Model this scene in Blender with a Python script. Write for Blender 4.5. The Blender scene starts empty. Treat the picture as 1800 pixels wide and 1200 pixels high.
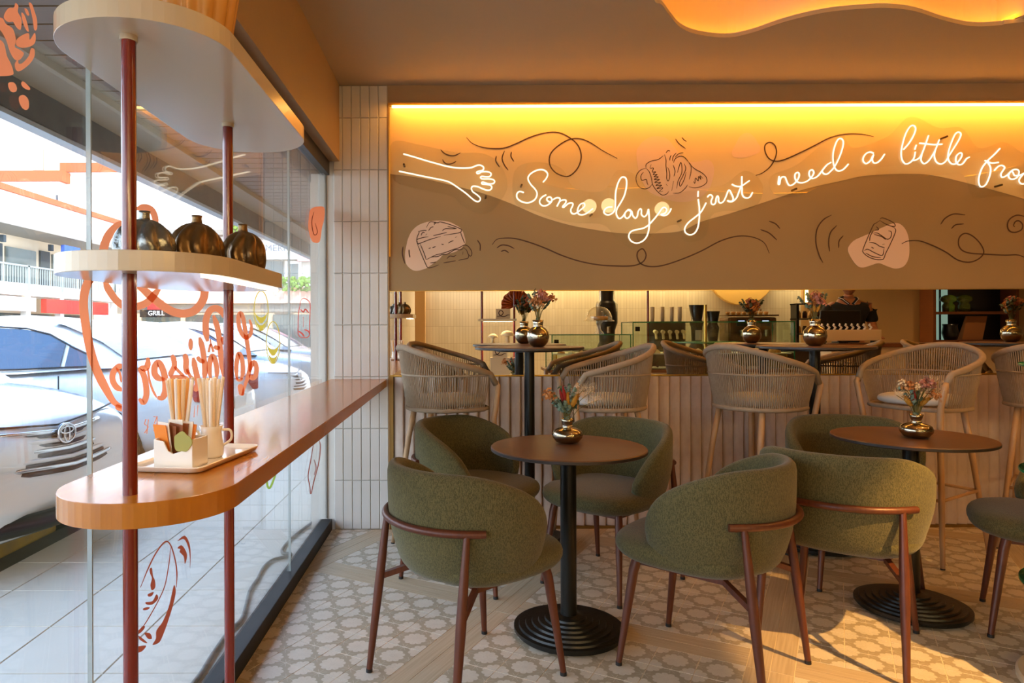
import bpy, bmesh, math, random
from math import sin, cos, pi, radians, sqrt, atan2
from mathutils import Vector, Matrix
from mathutils.geometry import tessellate_polygon
random.seed(7)
S = bpy.context.scene
# ------------------------------------------------ camera
CH = 1.2                      # camera height
cd = bpy.data.cameras.new('camera'); cam = bpy.data.objects.new('camera', cd); S.collection.objects.link(cam)
cd.lens = 24.0; cd.sensor_width = 36.0; cd.shift_x = 92/1800; cd.shift_y = -23/1800; cd.clip_start = .05; cd.clip_end = 300
cam.matrix_world = Matrix.Translation((0, 0, CH)) @ Matrix.Rotation(radians(90), 4, 'X') @ Matrix.Rotation(radians(-.2), 4, 'Z')
S.camera = cam
# ------------------------------------------------ colour management, sky, sun, room lights
S.view_settings.view_transform = 'Standard'; S.view_settings.look = 'None'
S.view_settings.exposure = .92; S.view_settings.gamma = 1.0; S.view_settings.use_curve_mapping = False
S.cycles.max_bounces = 10; S.cycles.transparent_max_bounces = 24; S.cycles.glossy_bounces = 6; S.cycles.diffuse_bounces = 5
S.cycles.sample_clamp_indirect = 6.0; S.cycles.caustics_reflective = False; S.cycles.caustics_refractive = False
try: S.cycles.use_denoising = True
except Exception: pass
W = bpy.data.worlds.new('sky'); S.world = W; W.use_nodes = True
nt = W.node_tree; bg = nt.nodes['Background']
tc = nt.nodes.new('ShaderNodeTexCoord'); sx = nt.nodes.new('ShaderNodeSeparateXYZ'); cr = nt.nodes.new('ShaderNodeValToRGB')
nt.links.new(tc.outputs['Generated'], sx.inputs[0]); nt.links.new(sx.outputs['Z'], cr.inputs[0]); nt.links.new(cr.outputs[0], bg.inputs['Color'])
cr.color_ramp.elements[0].position = 0.0; cr.color_ramp.elements[0].color = (.84, .92, 1.0, 1)
cr.color_ramp.elements[1].position = .75; cr.color_ramp.elements[1].color = (.30, .52, .95, 1)
bg.inputs['Strength'].default_value = 3.7
def light(name, kind, loc, energy, color, aim=None, size=None, size_y=None, spot=None, blend=.5, rad=None, rot=None):
    l = bpy.data.lights.new(name, kind); o = bpy.data.objects.new(name, l); S.collection.objects.link(o)
    o.location = loc; l.energy = energy; l.color = color
    if aim is not None: o.rotation_euler = (Vector(aim)-Vector(loc)).to_track_quat('-Z', 'Y').to_euler()
    if rot is not None: o.rotation_euler = rot
    if kind == 'AREA':
        l.shape = 'RECTANGLE'; l.size = size; l.size_y = size_y or size
    if kind == 'SPOT':
        l.spot_size = radians(spot); l.spot_blend = blend
    if rad is not None: l.shadow_soft_size = rad
    return o
sun = light('sun', 'SUN', (6, -6, 12), 5.5, (1, .95, .88), aim=(6-.62*5, -6+.55*5, 12-5))
sun.data.angle = radians(1)
AMB = (1.0, .47, .13); WARM = (1.0, .62, .32)
# LED strip above the mural (grazes down the wall)
light('mural_led_light', 'AREA', (1.9, 4.005, 2.535), 11.0, (1, .38, .04), size=4.6, size_y=.02, rot=(radians(14), 0, 0))
# ceiling cove LED, pendants, downlights
light('cove_led_light', 'AREA', (2.9, 2.2, 2.71), 11, (1, .42, .04), size=2.6, size_y=1.2, rot=(pi, 0, 0))
for i, (x, y, e) in enumerate([(2.6, 2.2, 13), (4.2, 2.6, 15), (1.2, 1.6, 4), (3.6, .6, 12), (5.2, 1.2, 16), (2.4, -.6, 12), (4.5, -.9, 22), (7, -.8, 30), (7, 2, 18), (.6, -1.8, 14), (2.4, -2.6, 24), (5.2, -2.6, 30), (8.6, -2.8, 30)]):
    light('downlight_glow', 'SPOT', (x, y, 2.63), e, (1, .56, .19) if (x > 2 and y > .3) else (1, .66, .34), aim=(x, y+.001, 0), spot=130, blend=.9, rad=.06)
light('floor_spot_glow', 'SPOT', (2.35, .80, 2.62), 420, (1, .54, .16), aim=(2.2, 2.0, 0), spot=46, blend=.25, rad=.025)
light('rear_led_light', 'AREA', (3.6, -4.05, 2.45), 120, (1, .70, .32), size=5.5, size_y=.04, rot=(radians(12), 0, 0))
light('rear_led_light', 'AREA', (.4, -4.05, 2.45), 30, (1, .80, .58), size=1.6, size_y=.04, rot=(radians(12), 0, 0))
light('shelf_led_light', 'AREA', (-.50, 1.50, 1.296), .45, (1, .72, .45), size=.012, size_y=.5, rot=(0, 0, 0))
# ------------------------------------------------ px helpers: a pixel on a real plane of the room
def unroll(x, y):
    dx, dy = x-808., y-577.; a = .00349
    return dx-a*dy, dy+a*dx
def onwall(x, y, Y=4.1):
    dx, dy = unroll(x, y); return dx*Y/1200, CH-dy*Y/1200
def onglass(x, y, X=-.8):
    dx, dy = unroll(x, y); Y = X*1200/dx; return Y, CH-dy*Y/1200
# ------------------------------------------------ materials
def lin(c):
    if isinstance(c, str): c = tuple(int(c[i:i+2], 16)/255 for i in (0, 2, 4))
    return tuple(v/12.92 if v <= .04045 else ((v+.055)/1.055)**2.4 for v in c)
def N(m, t, **k):
    n = m.node_tree.nodes.new(t)
    for a, b in k.items(): setattr(n, a, b)
    return n
def Lk(m, a, b): m.node_tree.links.new(a, b)
MC = {}
def mat(name, col='808080', rough=.5, metal=0., spec=.5, noise=None, bump=None, emit=None, estr=0., coat=0., sheen=0., wave=None, coord='Object', trans=0., col2=None, alpha=None, ior=None):
    """noise=(scale, strength 0..1, (sx,sy,sz)) mottles the colour towards col2; bump=(scale, strength, stretch)"""
    if name in MC: return MC[name]
    m = bpy.data.materials.new(name); m.use_nodes = True; MC[name] = m
    p = m.node_tree.nodes['Principled BSDF']; c = lin(col)
    p.inputs['Base Color'].default_value = (*c, 1); p.inputs['Roughness'].default_value = rough; p.inputs['Metallic'].default_value = metal
    p.inputs['Specular IOR Level'].default_value = spec
    if coat: p.inputs['Coat Weight'].default_value = coat; p.inputs['Coat Roughness'].default_value = .08
    if sheen: p.inputs['Sheen Weight'].default_value = sheen
    if trans: p.inputs['Transmission Weight'].default_value = trans
    if ior: p.inputs['IOR'].default_value = ior
    if emit: p.inputs['Emission Color'].default_value = (*lin(emit), 1); p.inputs['Emission Strength'].default_value = estr
    if noise or bump:
        t = N(m, 'ShaderNodeTexCoord')
    def field(sc, st, det=4.):
        mp = N(m, 'ShaderNodeMapping'); mp.inputs['Scale'].default_value = st; Lk(m, t.outputs[coord], mp.inputs[0])
        n = N(m, 'ShaderNodeTexNoise'); n.inputs['Scale'].default_value = sc; n.inputs['Detail'].default_value = det; Lk(m, mp.outputs[0], n.inputs['Vector'])
        return n
    if noise:
        n = field(noise[0], noise[2] if len(noise) > 2 else (1, 1, 1))
        r = N(m, 'ShaderNodeValToRGB'); r.color_ramp.elements[0].position = .35; r.color_ramp.elements[1].position = .68
        Lk(m, n.outputs[0], r.inputs[0]); c2 = lin(col2) if col2 else tuple(v*.6 for v in c)
        s = noise[1]; r.color_ramp.elements[0].color = (*c, 1); r.color_ramp.elements[1].color = (*[a*(1-s)+b*s for a, b in zip(c, c2)], 1)
        Lk(m, r.outputs[0], p.inputs['Base Color'])
    if bump:
        n = field(bump[0], bump[2] if len(bump) > 2 else (1, 1, 1), 3.); b = N(m, 'ShaderNodeBump')
        b.inputs['Strength'].default_value = bump[1]; b.inputs['Distance'].default_value = .003
        Lk(m, n.outputs[0], b.inputs['Height']); Lk(m, b.outputs[0], p.inputs['Normal'])
    return m
def glass_mat(name, tint=(1, 1, 1), base=.045, rough=0., power=5., gtint=(1, 1, 1)):
    if name in MC: return MC[name]
    m = bpy.data.materials.new(name); m.use_nodes = True; MC[name] = m; m.node_tree.nodes.clear()
    o = N(m, 'ShaderNodeOutputMaterial'); mx = N(m, 'ShaderNodeMixShader'); tr = N(m, 'ShaderNodeBsdfTransparent'); gl = N(m, 'ShaderNodeBsdfGlossy')
    tr.inputs[0].default_value = (*tint, 1); gl.inputs['Roughness'].default_value = rough; gl.inputs[0].default_value = (*gtint, 1)
    lw = N(m, 'ShaderNodeLayerWeight'); lw.inputs[0].default_value = .5
    pw = N(m, 'ShaderNodeMath', operation='POWER'); pw.inputs[1].default_value = power; Lk(m, lw.outputs['Facing'], pw.inputs[0])
    ml = N(m, 'ShaderNodeMath', operation='MULTIPLY_ADD'); ml.inputs[1].default_value = 1-base; ml.inputs[2].default_value = base
    Lk(m, pw.outputs[0], ml.inputs[0]); Lk(m, ml.outputs[0], mx.inputs[0]); Lk(m, tr.outputs[0], mx.inputs[1]); Lk(m, gl.outputs[0], mx.inputs[2]); Lk(m, mx.outputs[0], o.inputs[0])
    return m
def emis(name, col, s):
    if name in MC: return MC[name]
    m = bpy.data.materials.new(name); m.use_nodes = True; MC[name] = m; m.node_tree.nodes.clear()
    o = N(m, 'ShaderNodeOutputMaterial'); e = N(m, 'ShaderNodeEmission'); e.inputs[0].default_value = (*lin(col), 1); e.inputs[1].default_value = s
    Lk(m, e.outputs[0], o.inputs[0]); return m
def decal_mat(name, col):
    if name in MC: return MC[name]
    m = bpy.data.materials.new(name); m.use_nodes = True; MC[name] = m; m.node_tree.nodes.clear()
    o = N(m, 'ShaderNodeOutputMaterial'); mx = N(m, 'ShaderNodeMixShader'); d = N(m, 'ShaderNodeBsdfDiffuse'); t = N(m, 'ShaderNodeBsdfTranslucent')
    d.inputs[0].default_value = (*lin(col), 1); t.inputs[0].default_value = (*lin(col), 1); mx.inputs[0].default_value = .55
    Lk(m, d.outputs[0], mx.inputs[1]); Lk(m, t.outputs[0], mx.inputs[2]); Lk(m, mx.outputs[0], o.inputs[0]); return m
# ------------------------------------------------ mesh builder
class B:
    def __init__(s): s.v = []; s.f = []; s.uv = None
    def add(s, vs, fs):
        k = len(s.v); s.v += [tuple(v) for v in vs]; s.f += [tuple(i+k for i in f) for f in fs]; return s
    def box(s, c, d, rz=0., rx=0., ry=0.):
        x, y, z = d[0]/2, d[1]/2, d[2]/2
        vs = [Vector(p) for p in ((-x,-y,-z),(x,-y,-z),(x,y,-z),(-x,y,-z),(-x,-y,z),(x,-y,z),(x,y,z),(-x,y,z))]
        if rz or rx or ry:
            R = Matrix.Rotation(rz, 3, 'Z') @ Matrix.Rotation(ry, 3, 'Y') @ Matrix.Rotation(rx, 3, 'X'); vs = [R @ v for v in vs]
        return s.add([v+Vector(c) for v in vs], [(3,2,1,0),(4,5,6,7),(0,1,5,4),(1,2,6,5),(2,3,7,6),(3,0,4,7)])
    def bb(s, x0, x1, y0, y1, z0, z1): return s.box(((x0+x1)/2, (y0+y1)/2, (z0+z1)/2), (abs(x1-x0), abs(y1-y0), abs(z1-z0)))
    def tube(s, pts, r, n=8, closed=False, caps=True):
        P = [Vector(p) for p in pts]; m = len(P); rr = r if isinstance(r, (list, tuple)) else [r]*m
        T = []
        for i in range(m):
            a = P[(i-1) % m] if (closed or i) else P[0]; b = P[(i+1) % m] if (closed or i < m-1) else P[-1]
            t = b-a; T.append(t.normalized() if t.length > 1e-9 else Vector((0, 0, 1)))
        u = T[0].orthogonal().normalized(); k = len(s.v)
        for i in range(m):
            u = (u-T[i]*u.dot(T[i]));
            u = u.normalized() if u.length > 1e-6 else T[i].orthogonal().normalized()
            w = T[i].cross(u)
            for j in range(n):
                a = 2*pi*j/n; s.v.append(tuple(P[i]+(u*cos(a)+w*sin(a))*rr[i]))
        for i in range(m if closed else m-1):
            for j in range(n):
                a = k+i*n+j; b = k+i*n+(j+1) % n; c = k+((i+1) % m)*n+(j+1) % n; d = k+((i+1) % m)*n+j
                s.f.append((a, b, c, d))
        if caps and not closed:
            s.f.append(tuple(k+j for j in range(n))[::-1]); s.f.append(tuple(k+(m-1)*n+j for j in range(n)))
        return s
    def cyl(s, a, b, r0, r1=None, n=16): return s.tube([a, b], [r0, r0 if r1 is None else r1], n)
    def lathe(s, prof, n=24, c=(0, 0, 0), sx=1., sy=1.):
        k = len(s.v); m = len(prof)
        for (r, z) in prof:
            for j in range(n):
                a = 2*pi*j/n; s.v.append((c[0]+r*cos(a)*sx, c[1]+r*sin(a)*sy, c[2]+z))
        for i in range(m-1):
            for j in range(n):
                s.f.append((k+i*n+j, k+i*n+(j+1) % n, k+(i+1)*n+(j+1) % n, k+(i+1)*n+j))
        if prof[0][0] > 1e-5: s.f.append(tuple(k+j for j in range(n))[::-1])
        if prof[-1][0] > 1e-5: s.f.append(tuple(k+(m-1)*n+j for j in range(n)))
        return s
    def grid(s, nu, nv, fn, closeu=False):
        k = len(s.v)
        for i in range(nu):
            for j in range(nv): s.v.append(tuple(fn(i/(nu if closeu else nu-1), j/(nv-1))))
        for i in range(nu if closeu else nu-1):
            for j in range(nv-1):
                a = k+i*nv+j; b = k+((i+1) % nu)*nv+j; s.f.append((a, b, b+1, a+1))
        return s
    def prism(s, loops, z0, z1, mp=None):
        """loops: outer polygon and holes in 2D, extruded z0..z1; mp maps (u,v,w) to xyz"""
        if isinstance(loops[0][0], (int, float)): loops = [loops]
        mp = mp or (lambda u, v, w: (u, v, w)); flat = [p for l in loops for p in l]
        tri = tessellate_polygon([[Vector((p[0], p[1], 0)) for p in l] for l in loops]); k = len(s.v); n = len(flat)
        A = sum((flat[t[1]][0]-flat[t[0]][0])*(flat[t[2]][1]-flat[t[0]][1])-(flat[t[1]][1]-flat[t[0]][1])*(flat[t[2]][0]-flat[t[0]][0]) for t in tri[:1])
        s.v += [tuple(mp(p[0], p[1], z1)) for p in flat]
        up = []
        for t in tri:
            a, b, c = (flat[i] for i in t); ar = (b[0]-a[0])*(c[1]-a[1])-(b[1]-a[1])*(c[0]-a[0]); up.append(tuple(t) if ar > 0 else tuple(t)[::-1])
        s.f += [tuple(k+i for i in t) for t in up]
        if z0 is not None and z0 != z1:
            s.v += [tuple(mp(p[0], p[1], z0)) for p in flat]; s.f += [tuple(k+n+i for i in t[::-1]) for t in up]
            o = 0
            for l in loops:
                m = len(l); ar = sum(l[i][0]*l[(i+1) % m][1]-l[(i+1) % m][0]*l[i][1] for i in range(m))
                for i in range(m):
                    a, b = k+o+i, k+o+(i+1) % m; q = (b, a, a+n, b+n) if (ar > 0) == (l is loops[0]) or ar > 0 else (a, b, b+n, a+n)
                    s.f.append(q)
                o += m
        return s
    def mesh(s, name, m=None, smooth=False, flip=False):
        me = bpy.data.meshes.new(name); me.from_pydata(s.v, [], s.f)
        if m: me.materials.append(m)
        if smooth:
            me.polygons.foreach_set('use_smooth', [True]*len(me.polygons))
        me.update(); return me
def link(name, data, parent=None, kind=None):
    o = bpy.data.objects.new(name, data); S.collection.objects.link(o)
    if parent is not None: o.parent = parent
    if kind: o['kind'] = kind
    return o
def obj(name, b, m, parent=None, smooth=False, bevel=0., sub=0, kind=None, label=None, loc=None, rz=None, solid=0., sharp=None, seg=2, recalc=True):
    me = b.mesh(name, m, smooth) if isinstance(b, B) else b
    if recalc and isinstance(b, B):
        bm = bmesh.new(); bm.from_mesh(me); bmesh.ops.recalc_face_normals(bm, faces=bm.faces[:]); bm.to_mesh(me); bm.free()
    if smooth and sharp is not None:
        me.set_sharp_from_angle(angle=radians(sharp))
    o = link(name, me, parent, kind)
    if solid:
        q = o.modifiers.new('solid', 'SOLIDIFY'); q.thickness = solid; q.offset = -1
    if bevel:
        q = o.modifiers.new('bevel', 'BEVEL'); q.width = bevel; q.segments = seg; q.limit_method = 'ANGLE'; q.angle_limit = radians(35)
    if sub:
        q = o.modifiers.new('sub', 'SUBSURF'); q.levels = sub; q.render_levels = sub
    if label: o['label'] = label
    if loc is not None: o.location = loc
    if rz is not None: o.rotation_euler = (0, 0, rz)
    return o
def tag(o, label, cat, group=None, kind=None):
    o['label'] = label; o['category'] = cat
    if group: o['group'] = group
    if kind: o['kind'] = kind
    return o
def thing(name, label, cat, loc=(0, 0, 0), rz=0., group=None, kind=None):
    o = bpy.data.objects.new(name, None); S.collection.objects.link(o); o.location = loc; o.rotation_euler = (0, 0, rz); o.empty_display_size = .1
    return tag(o, label, cat, group, kind)
def empty_structure(name, loc=(0, 0, 0)):
    o = bpy.data.objects.new(name, None); S.collection.objects.link(o); o.location = loc; o['kind'] = 'structure'; return o
def dup(root, loc, rz, label, group=None):
    def cp(o, par):
        c = o.copy(); S.collection.objects.link(c)
        if par is not None: c.parent = par
        for ch in o.children: cp(ch, c)
        return c
    r = cp(root, None); r.location = loc; r.rotation_euler = (0, 0, rz); r['label'] = label
    if group: r['group'] = group
    return r
def smooth2(pts, k=6, closed=False):
    """Catmull-Rom through 2D/3D points"""
    P = [Vector(p) for p in pts]; n = len(P)
    if n < 3 and not closed: return P
    out = []
    rng = range(n if closed else n-1)
    for i in rng:
        p1, p2 = P[i], P[(i+1) % n]
        p0 = P[i-1] if (closed or i > 0) else p1*2-p2
        p3 = P[(i+2) % n] if (closed or i < n-2) else p2*2-p1
        for j in range(k):
            t = j/k
            out.append(.5*((2*p1)+(p2-p0)*t+(2*p0-5*p1+4*p2-p3)*t*t+(3*p1-p0-3*p2+p3)*t**3))
    if not closed: out.append(P[-1])
    return out
def ribbon(b, pts, w, mp, k=5, taper=True, closed=False):
    """a brush stroke: smoothed polyline of width w (pixels) put on a wall by mp(x,y)->xyz"""
    P = smooth2([Vector((p[0], p[1])) for p in pts], k, closed); n = len(P); q = len(b.v)
    for i, p in enumerate(P):
        a = P[i-1] if i else P[0]; c = P[i+1] if i < n-1 else P[-1]; t = (c-a)
        t = t.normalized() if t.length > 1e-9 else Vector((1, 0)); nn = Vector((-t.y, t.x))
        e = 1.
        if taper:
            s = min(i, n-1-i)/max(1, n-1); e = .45+.55*min(1, s*7)
        b.v.append(tuple(mp(*(p+nn*w/2*e)))); b.v.append(tuple(mp(*(p-nn*w/2*e))))
    for i in range(n-1): b.f.append((q+2*i, q+2*i+1, q+2*i+3, q+2*i+2))
    return b
# =================================================== ROOM SHELL
XL, XR, YB, YM, ZC = -.8, 11.4, -4.2, 4.1, 2.655
plaster = mat('beige_plaster', 'CDBBA2', .75, noise=(3, .12, (1, 1, 1)), bump=(30, .15))
band_m = mat('tan_painted_band', 'A58866', .7, noise=(8, .12, (1, 1, 1)), bump=(40, .1))
ceil_m = mat('cream_ceiling_paint', 'BAA88C', .8)
dark_metal = mat('dark_bronze_frame', '3A332C', .45, .3, noise=(20, .4))
brass = mat('brushed_brass_trim', 'B8923F', .3, .9)
# floor: grout bed, then patterned tiles and wood planks laid as pieces
grout = mat('floor_grout', 'DCCBAC', .9)
fl = obj('floor', B().bb(XL-.03, XR, YB-.1, YM+.15, -.05, -.0012), grout, kind='structure')
def tile_material():
    m = bpy.data.materials.new('flower_tile'); m.use_nodes = True
    p = m.node_tree.nodes['Principled BSDF']; p.inputs['Roughness'].default_value = .42; p.inputs['Specular IOR Level'].default_value = .35
    uv = N(m, 'ShaderNodeUVMap'); s = N(m, 'ShaderNodeSeparateXYZ'); Lk(m, uv.outputs[0], s.inputs[0])
    def M(op, a, b=None, c=None):
        n = N(m, 'ShaderNodeMath', operation=op)
        for i, v in enumerate((a, b, c)):
            if v is None: continue
            if isinstance(v, (int, float)): n.inputs[i].default_value = v
            else: Lk(m, v, n.inputs[i])
        return n.outputs[0]
    x = M('ABSOLUTE', M('SUBTRACT', s.outputs[0], .5)); y = M('ABSOLUTE', M('SUBTRACT', s.outputs[1], .5))
    def polar(u_, v_): return M('SQRT', M('ADD', M('MULTIPLY', u_, u_), M('MULTIPLY', v_, v_))), M('ARCTAN2', v_, u_)
    def petals(r, a):
        pet = M('POWER', M('ABSOLUTE', M('COSINE', M('MULTIPLY', a, 5.))), .5)
        f = M('MINIMUM', M('MAXIMUM', M('MULTIPLY', M('SUBTRACT', M('MULTIPLY_ADD', pet, .075, .245), r), 70.), 0.), 1.)
        d = M('MAXIMUM', M('MULTIPLY', M('LESS_THAN', M('ABSOLUTE', M('SINE', M('MULTIPLY', a, 5.))), .16), M('GREATER_THAN', r, .10)), M('MULTIPLY', M('GREATER_THAN', r, .045), M('LESS_THAN', r, .06)))
        return M('MULTIPLY', f, M('SUBTRACT', 1., M('MULTIPLY', d, .16)))
    xc = M('SUBTRACT', .5, x); yc = M('SUBTRACT', .5, y)
    def star(u_, v_):
        r, a = polar(u_, v_); ray = M('LESS_THAN', M('ABSOLUTE', M('SINE', M('MULTIPLY', a, 4.))), M('MULTIPLY', M('SUBTRACT', .22, r), 1.6))
        return M('MAXIMUM', M('MULTIPLY', ray, M('LESS_THAN', r, .185)), M('LESS_THAN', r, .035))
    k = M('MAXIMUM', petals(*polar(x, y)), petals(*polar(xc, yc)))
    k = M('MAXIMUM', k, M('MULTIPLY', M('MAXIMUM', star(xc, y), star(x, yc)), .8))
    tc = N(m, 'ShaderNodeTexCoord'); no = N(m, 'ShaderNodeTexNoise'); no.inputs['Scale'].default_value = 22; no.inputs['Detail'].default_value = 5
    geo = N(m, 'ShaderNodeNewGeometry'); Lk(m, geo.outputs['Position'], no.inputs['Vector'])
    mx = N(m, 'ShaderNodeMixRGB'); mx.inputs[1].default_value = (*lin('A3947A'), 1); mx.inputs[2].default_value = (*lin('CFC3AE'), 1)
    Lk(m, M('MULTIPLY', k, M('MULTIPLY_ADD', no.outputs[0], .5, .62)), mx.inputs[0]); Lk(m, mx.outputs[0], p.inputs['Base Color'])
    return m
tile_m = tile_material()
plank_m = mat('oak_look_plank', 'BBA88A', .5, noise=(4, .55, (2.2, .9, 1)), col2='9A8564', spec=.3, coord='UV')
_mp = [n for n in plank_m.node_tree.nodes if n.type == 'MAPPING'][0]; _oi = N(plank_m, 'ShaderNodeObjectInfo'); _cx = N(plank_m, 'ShaderNodeCombineXYZ'); _mu = N(plank_m, 'ShaderNodeMath', operation='MULTIPLY'); _mu.inputs[1].default_value = 37.
Lk(plank_m, _oi.outputs['Random'], _mu.inputs[0]); Lk(plank_m, _mu.outputs[0], _cx.inputs[0]); Lk(plank_m, _mu.outputs[0], _cx.inputs[1]); Lk(plank_m, _cx.outputs[0], _mp.inputs['Location'])
TH = radians(61); T = .153; PER = 1.071
nv = Vector((sin(TH), -cos(TH))); mv = Vector((cos(TH), sin(TH)))
def lat(n, m): return nv*n+mv*m
def clip(poly, x0, x1, y0, y1):
    for ax, lim, sg in ((0, x0, 1), (0, x1, -1), (1, y0, 1), (1, y1, -1)):
        out = []
        for i in range(len(poly)):
            a, b = poly[i-1], poly[i]; da, db = (a[ax]-lim)*sg, (b[ax]-lim)*sg
            if (da >= 0) != (db >= 0):
                t = da/(da-db); out.append(tuple(a[j]+(b[j]-a[j])*t for j in range(4)))
            if db >= 0: out.append(b)
        poly = out
        if len(poly) < 3: return []
    return poly
def tile_mesh(name, poly, m, cx, cy, acc=None):
    """poly: (x,y,u,v) corners in world; a slab 4 mm high with a tiny chamfer"""
    n = len(poly); ca = (sum(p[0] for p in poly)/n, sum(p[1] for p in poly)/n)
    v = []; uvs = []; f = []
    for (z, ins) in ((-.003, 0.), (-.0006, 0.), (0., .0006)):
        for p in poly:
            d = Vector((ca[0]-p[0], ca[1]-p[1])); d = d.normalized()*ins
            v.append((p[0]+d.x-cx, p[1]+d.y-cy, z)); uvs.append((p[2], p[3]))
    for r in (0, 1):
        for i in range(n): f.append((r*n+i, r*n+(i+1) % n, (r+1)*n+(i+1) % n, (r+1)*n+i))
    f.append(tuple(2*n+i for i in range(n)))
    if acc is not None:
        k = len(acc[0]); acc[0].extend(v); acc[1].extend(tuple(i+k for i in q) for q in f); acc[2].extend(uvs); return None
    return uv_mesh(name, v, f, uvs, m)
def uv_mesh(name, v, f, uvs, m):
    me = bpy.data.meshes.new(name); me.from_pydata(v, [], f); me.materials.append(m)
    ul = me.uv_layers.new(name='UVMap'); ul.data.foreach_set('uv', [c for l in me.loops for c in uvs[l.vertex_index]]); me.update(); return me
def rect(n0, n1, m0, m1, g=.0013):
    return [(*lat(n0+g, m0+g), 0, 0), (*lat(n1-g, m0+g), 1, 0), (*lat(n1-g, m1-g), 1, 1), (*lat(n0+g, m1-g), 0, 1)]
X0, X1, Y0, Y1 = XL+.035, XR-.01, YB+.01, YM-.005
cand = []; NB, MB = -1.359, 2.607
for i in range(-75, 115):
    for j in range(-75, 60):
        n0 = NB+i*T; m0 = MB+j*T; si, sj = i % 7 == 0, j % 7 == 0
        ps = []
        if si:
            if sj or True: ps = [('wood_plank', rect(n0, n0+T/2, m0, m0+T)), ('wood_plank', rect(n0+T/2, n0+T, m0, m0+T))] if False else []
            if j % 7 == 0:
                for h in (0, 1): ps.append(('wood_plank', rect(n0+h*T/2, n0+(h+1)*T/2, m0, m0+PER)))
        elif sj:
            if i % 7 == 1:
                for h in (0, 1): ps.append(('wood_plank', [(p[0], p[1], p[3], p[2]) for p in rect(n0, n0+6*T, m0+h*T/2, m0+(h+1)*T/2)]))
        else: ps = [('floor_tile', rect(n0, n0+T, m0, m0+T))]
        for nm, r in ps:
            c = clip(r, X0, X1, Y0, Y1)
            if not c: continue
            cx = sum(p[0] for p in r)/4; cy = sum(p[1] for p in r)/4
            q = clip(r, -.78, 4.2, 1.9, 4.12) if cy > 1.7 else []
            vis = bool(q) and abs(cx-.6*0) < cy*.83+.3+.0 and cx < cy*.83+.2
            cand.append((0 if vis else 1, cx*cx+cy*cy, nm, r, c, cx, cy))
cand.sort(key=lambda t: (t[0], t[1]))
share = {}; cnt = {'floor_tile': 0, 'wood_plank': 0}; acc = {'floor_tile': ([], [], []), 'wood_plank': ([], [], [])}
for v_, d_, nm, r, c, cx, cy in cand:
    m = tile_m if nm == 'floor_tile' else plank_m
    if v_ == 0 and cnt[nm] < 295:
        cnt[nm] += 1; full = len(c) == 4 and all(abs(a[0]-b[0])+abs(a[1]-b[1]) < 1e-6 for a, b in zip(sorted(c), sorted(r)))
        key = (nm, round((Vector(r[0][:2])-Vector(r[1][:2])).length, 3))
        if full and key in share: me = share[key]
        else:
            me = tile_mesh(nm, c, m, cx, cy)
            if full: share[key] = me
        o = link(nm, me, fl); o.location = (cx, cy, 0)
    else: tile_mesh(nm, c, m, 0, 0, acc[nm])
for nm, m in (('floor_tile', tile_m), ('wood_plank', plank_m)):
    a = acc[nm]; link('distant_'+nm+'s', uv_mesh('distant_'+nm+'s', a[0], a[1], a[2], m), fl, 'stuff')
# ceiling with a wavy cove
def wave_px(x, y): X, _ = 0, 0; dx, dy = unroll(x, y); Y = (ZC-CH)*1200/-dy; return (dx*Y/1200, Y)
edge = [wave_px(*p) for p in [(1150, 0), (1163, 8), (1178, 28), (1196, 48), (1225, 60), (1275, 66), (1320, 58), (1380, 38), (1450, 22), (1520, 15), (1565, 14), (1610, 20), (1660, 36), (1710, 46), (1760, 44), (1830, 36)]]
loop = smooth2([*edge, (4.1, 2.95), (4.9, 2.5), (5.1, 1.6), (4.4, .8), (3.3, .55), (2.2, .9), (1.3, .8), (.7, 1.4), (.62, 2.2), (.75, 2.75)], 5, True)
loop = [(p.x, p.y) for p in loop]
def off(l, d):
    out = []; n = len(l); A = sum(l[i][0]*l[(i+1) % n][1]-l[(i+1) % n][0]*l[i][1] for i in range(n)); sg = 1 if A > 0 else -1
    for i in range(n):
        t = Vector(l[(i+1) % n])-Vector(l[i-1]); t.normalize(); out.append((l[i][0]+t.y*d*sg, l[i][1]-t.x*d*sg))
    return out
rectl = [(XL-.15, YB-.1), (XR+.1, YB-.1), (XR+.1, YM+.25), (XL-.15, YM+.25)]
ce = obj('ceiling', B().prism([rectl, loop], ZC, ZC+.018), ceil_m, kind='structure')
big = off(loop, .09)
cove_m = mat('cove_plaster', 'E6D7BE', .7)
obj('cove_wall', B().add([(x, y, z) for z in (ZC+.018, ZC+.24) for x, y in big], [(i, (i+1) % len(big), (i+1) % len(big)+len(big), i+len(big)) for i in range(len(big))]), cove_m, ce)
obj('cove_ledge', B().prism([off(big, .01), off(loop, .001)], ZC+.019, ZC+.022), cove_m, ce)
obj('cove_ceiling', B().prism([off(big, .02)], ZC+.24, ZC+.26), cove_m, ce)
cove_led = emis('cove_led', 'FF9A10', 8.)
obj('cove_led_strip', B().tube([(x, y, ZC+.03) for x, y in off(loop, .05)], .006, 6, closed=True), cove_led, ce)
obj('roof_slab', B().bb(XL-.2, XR+.3, YB-.3, YM+1.2, ZC+.28, ZC+.5), plaster, ce)
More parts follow.
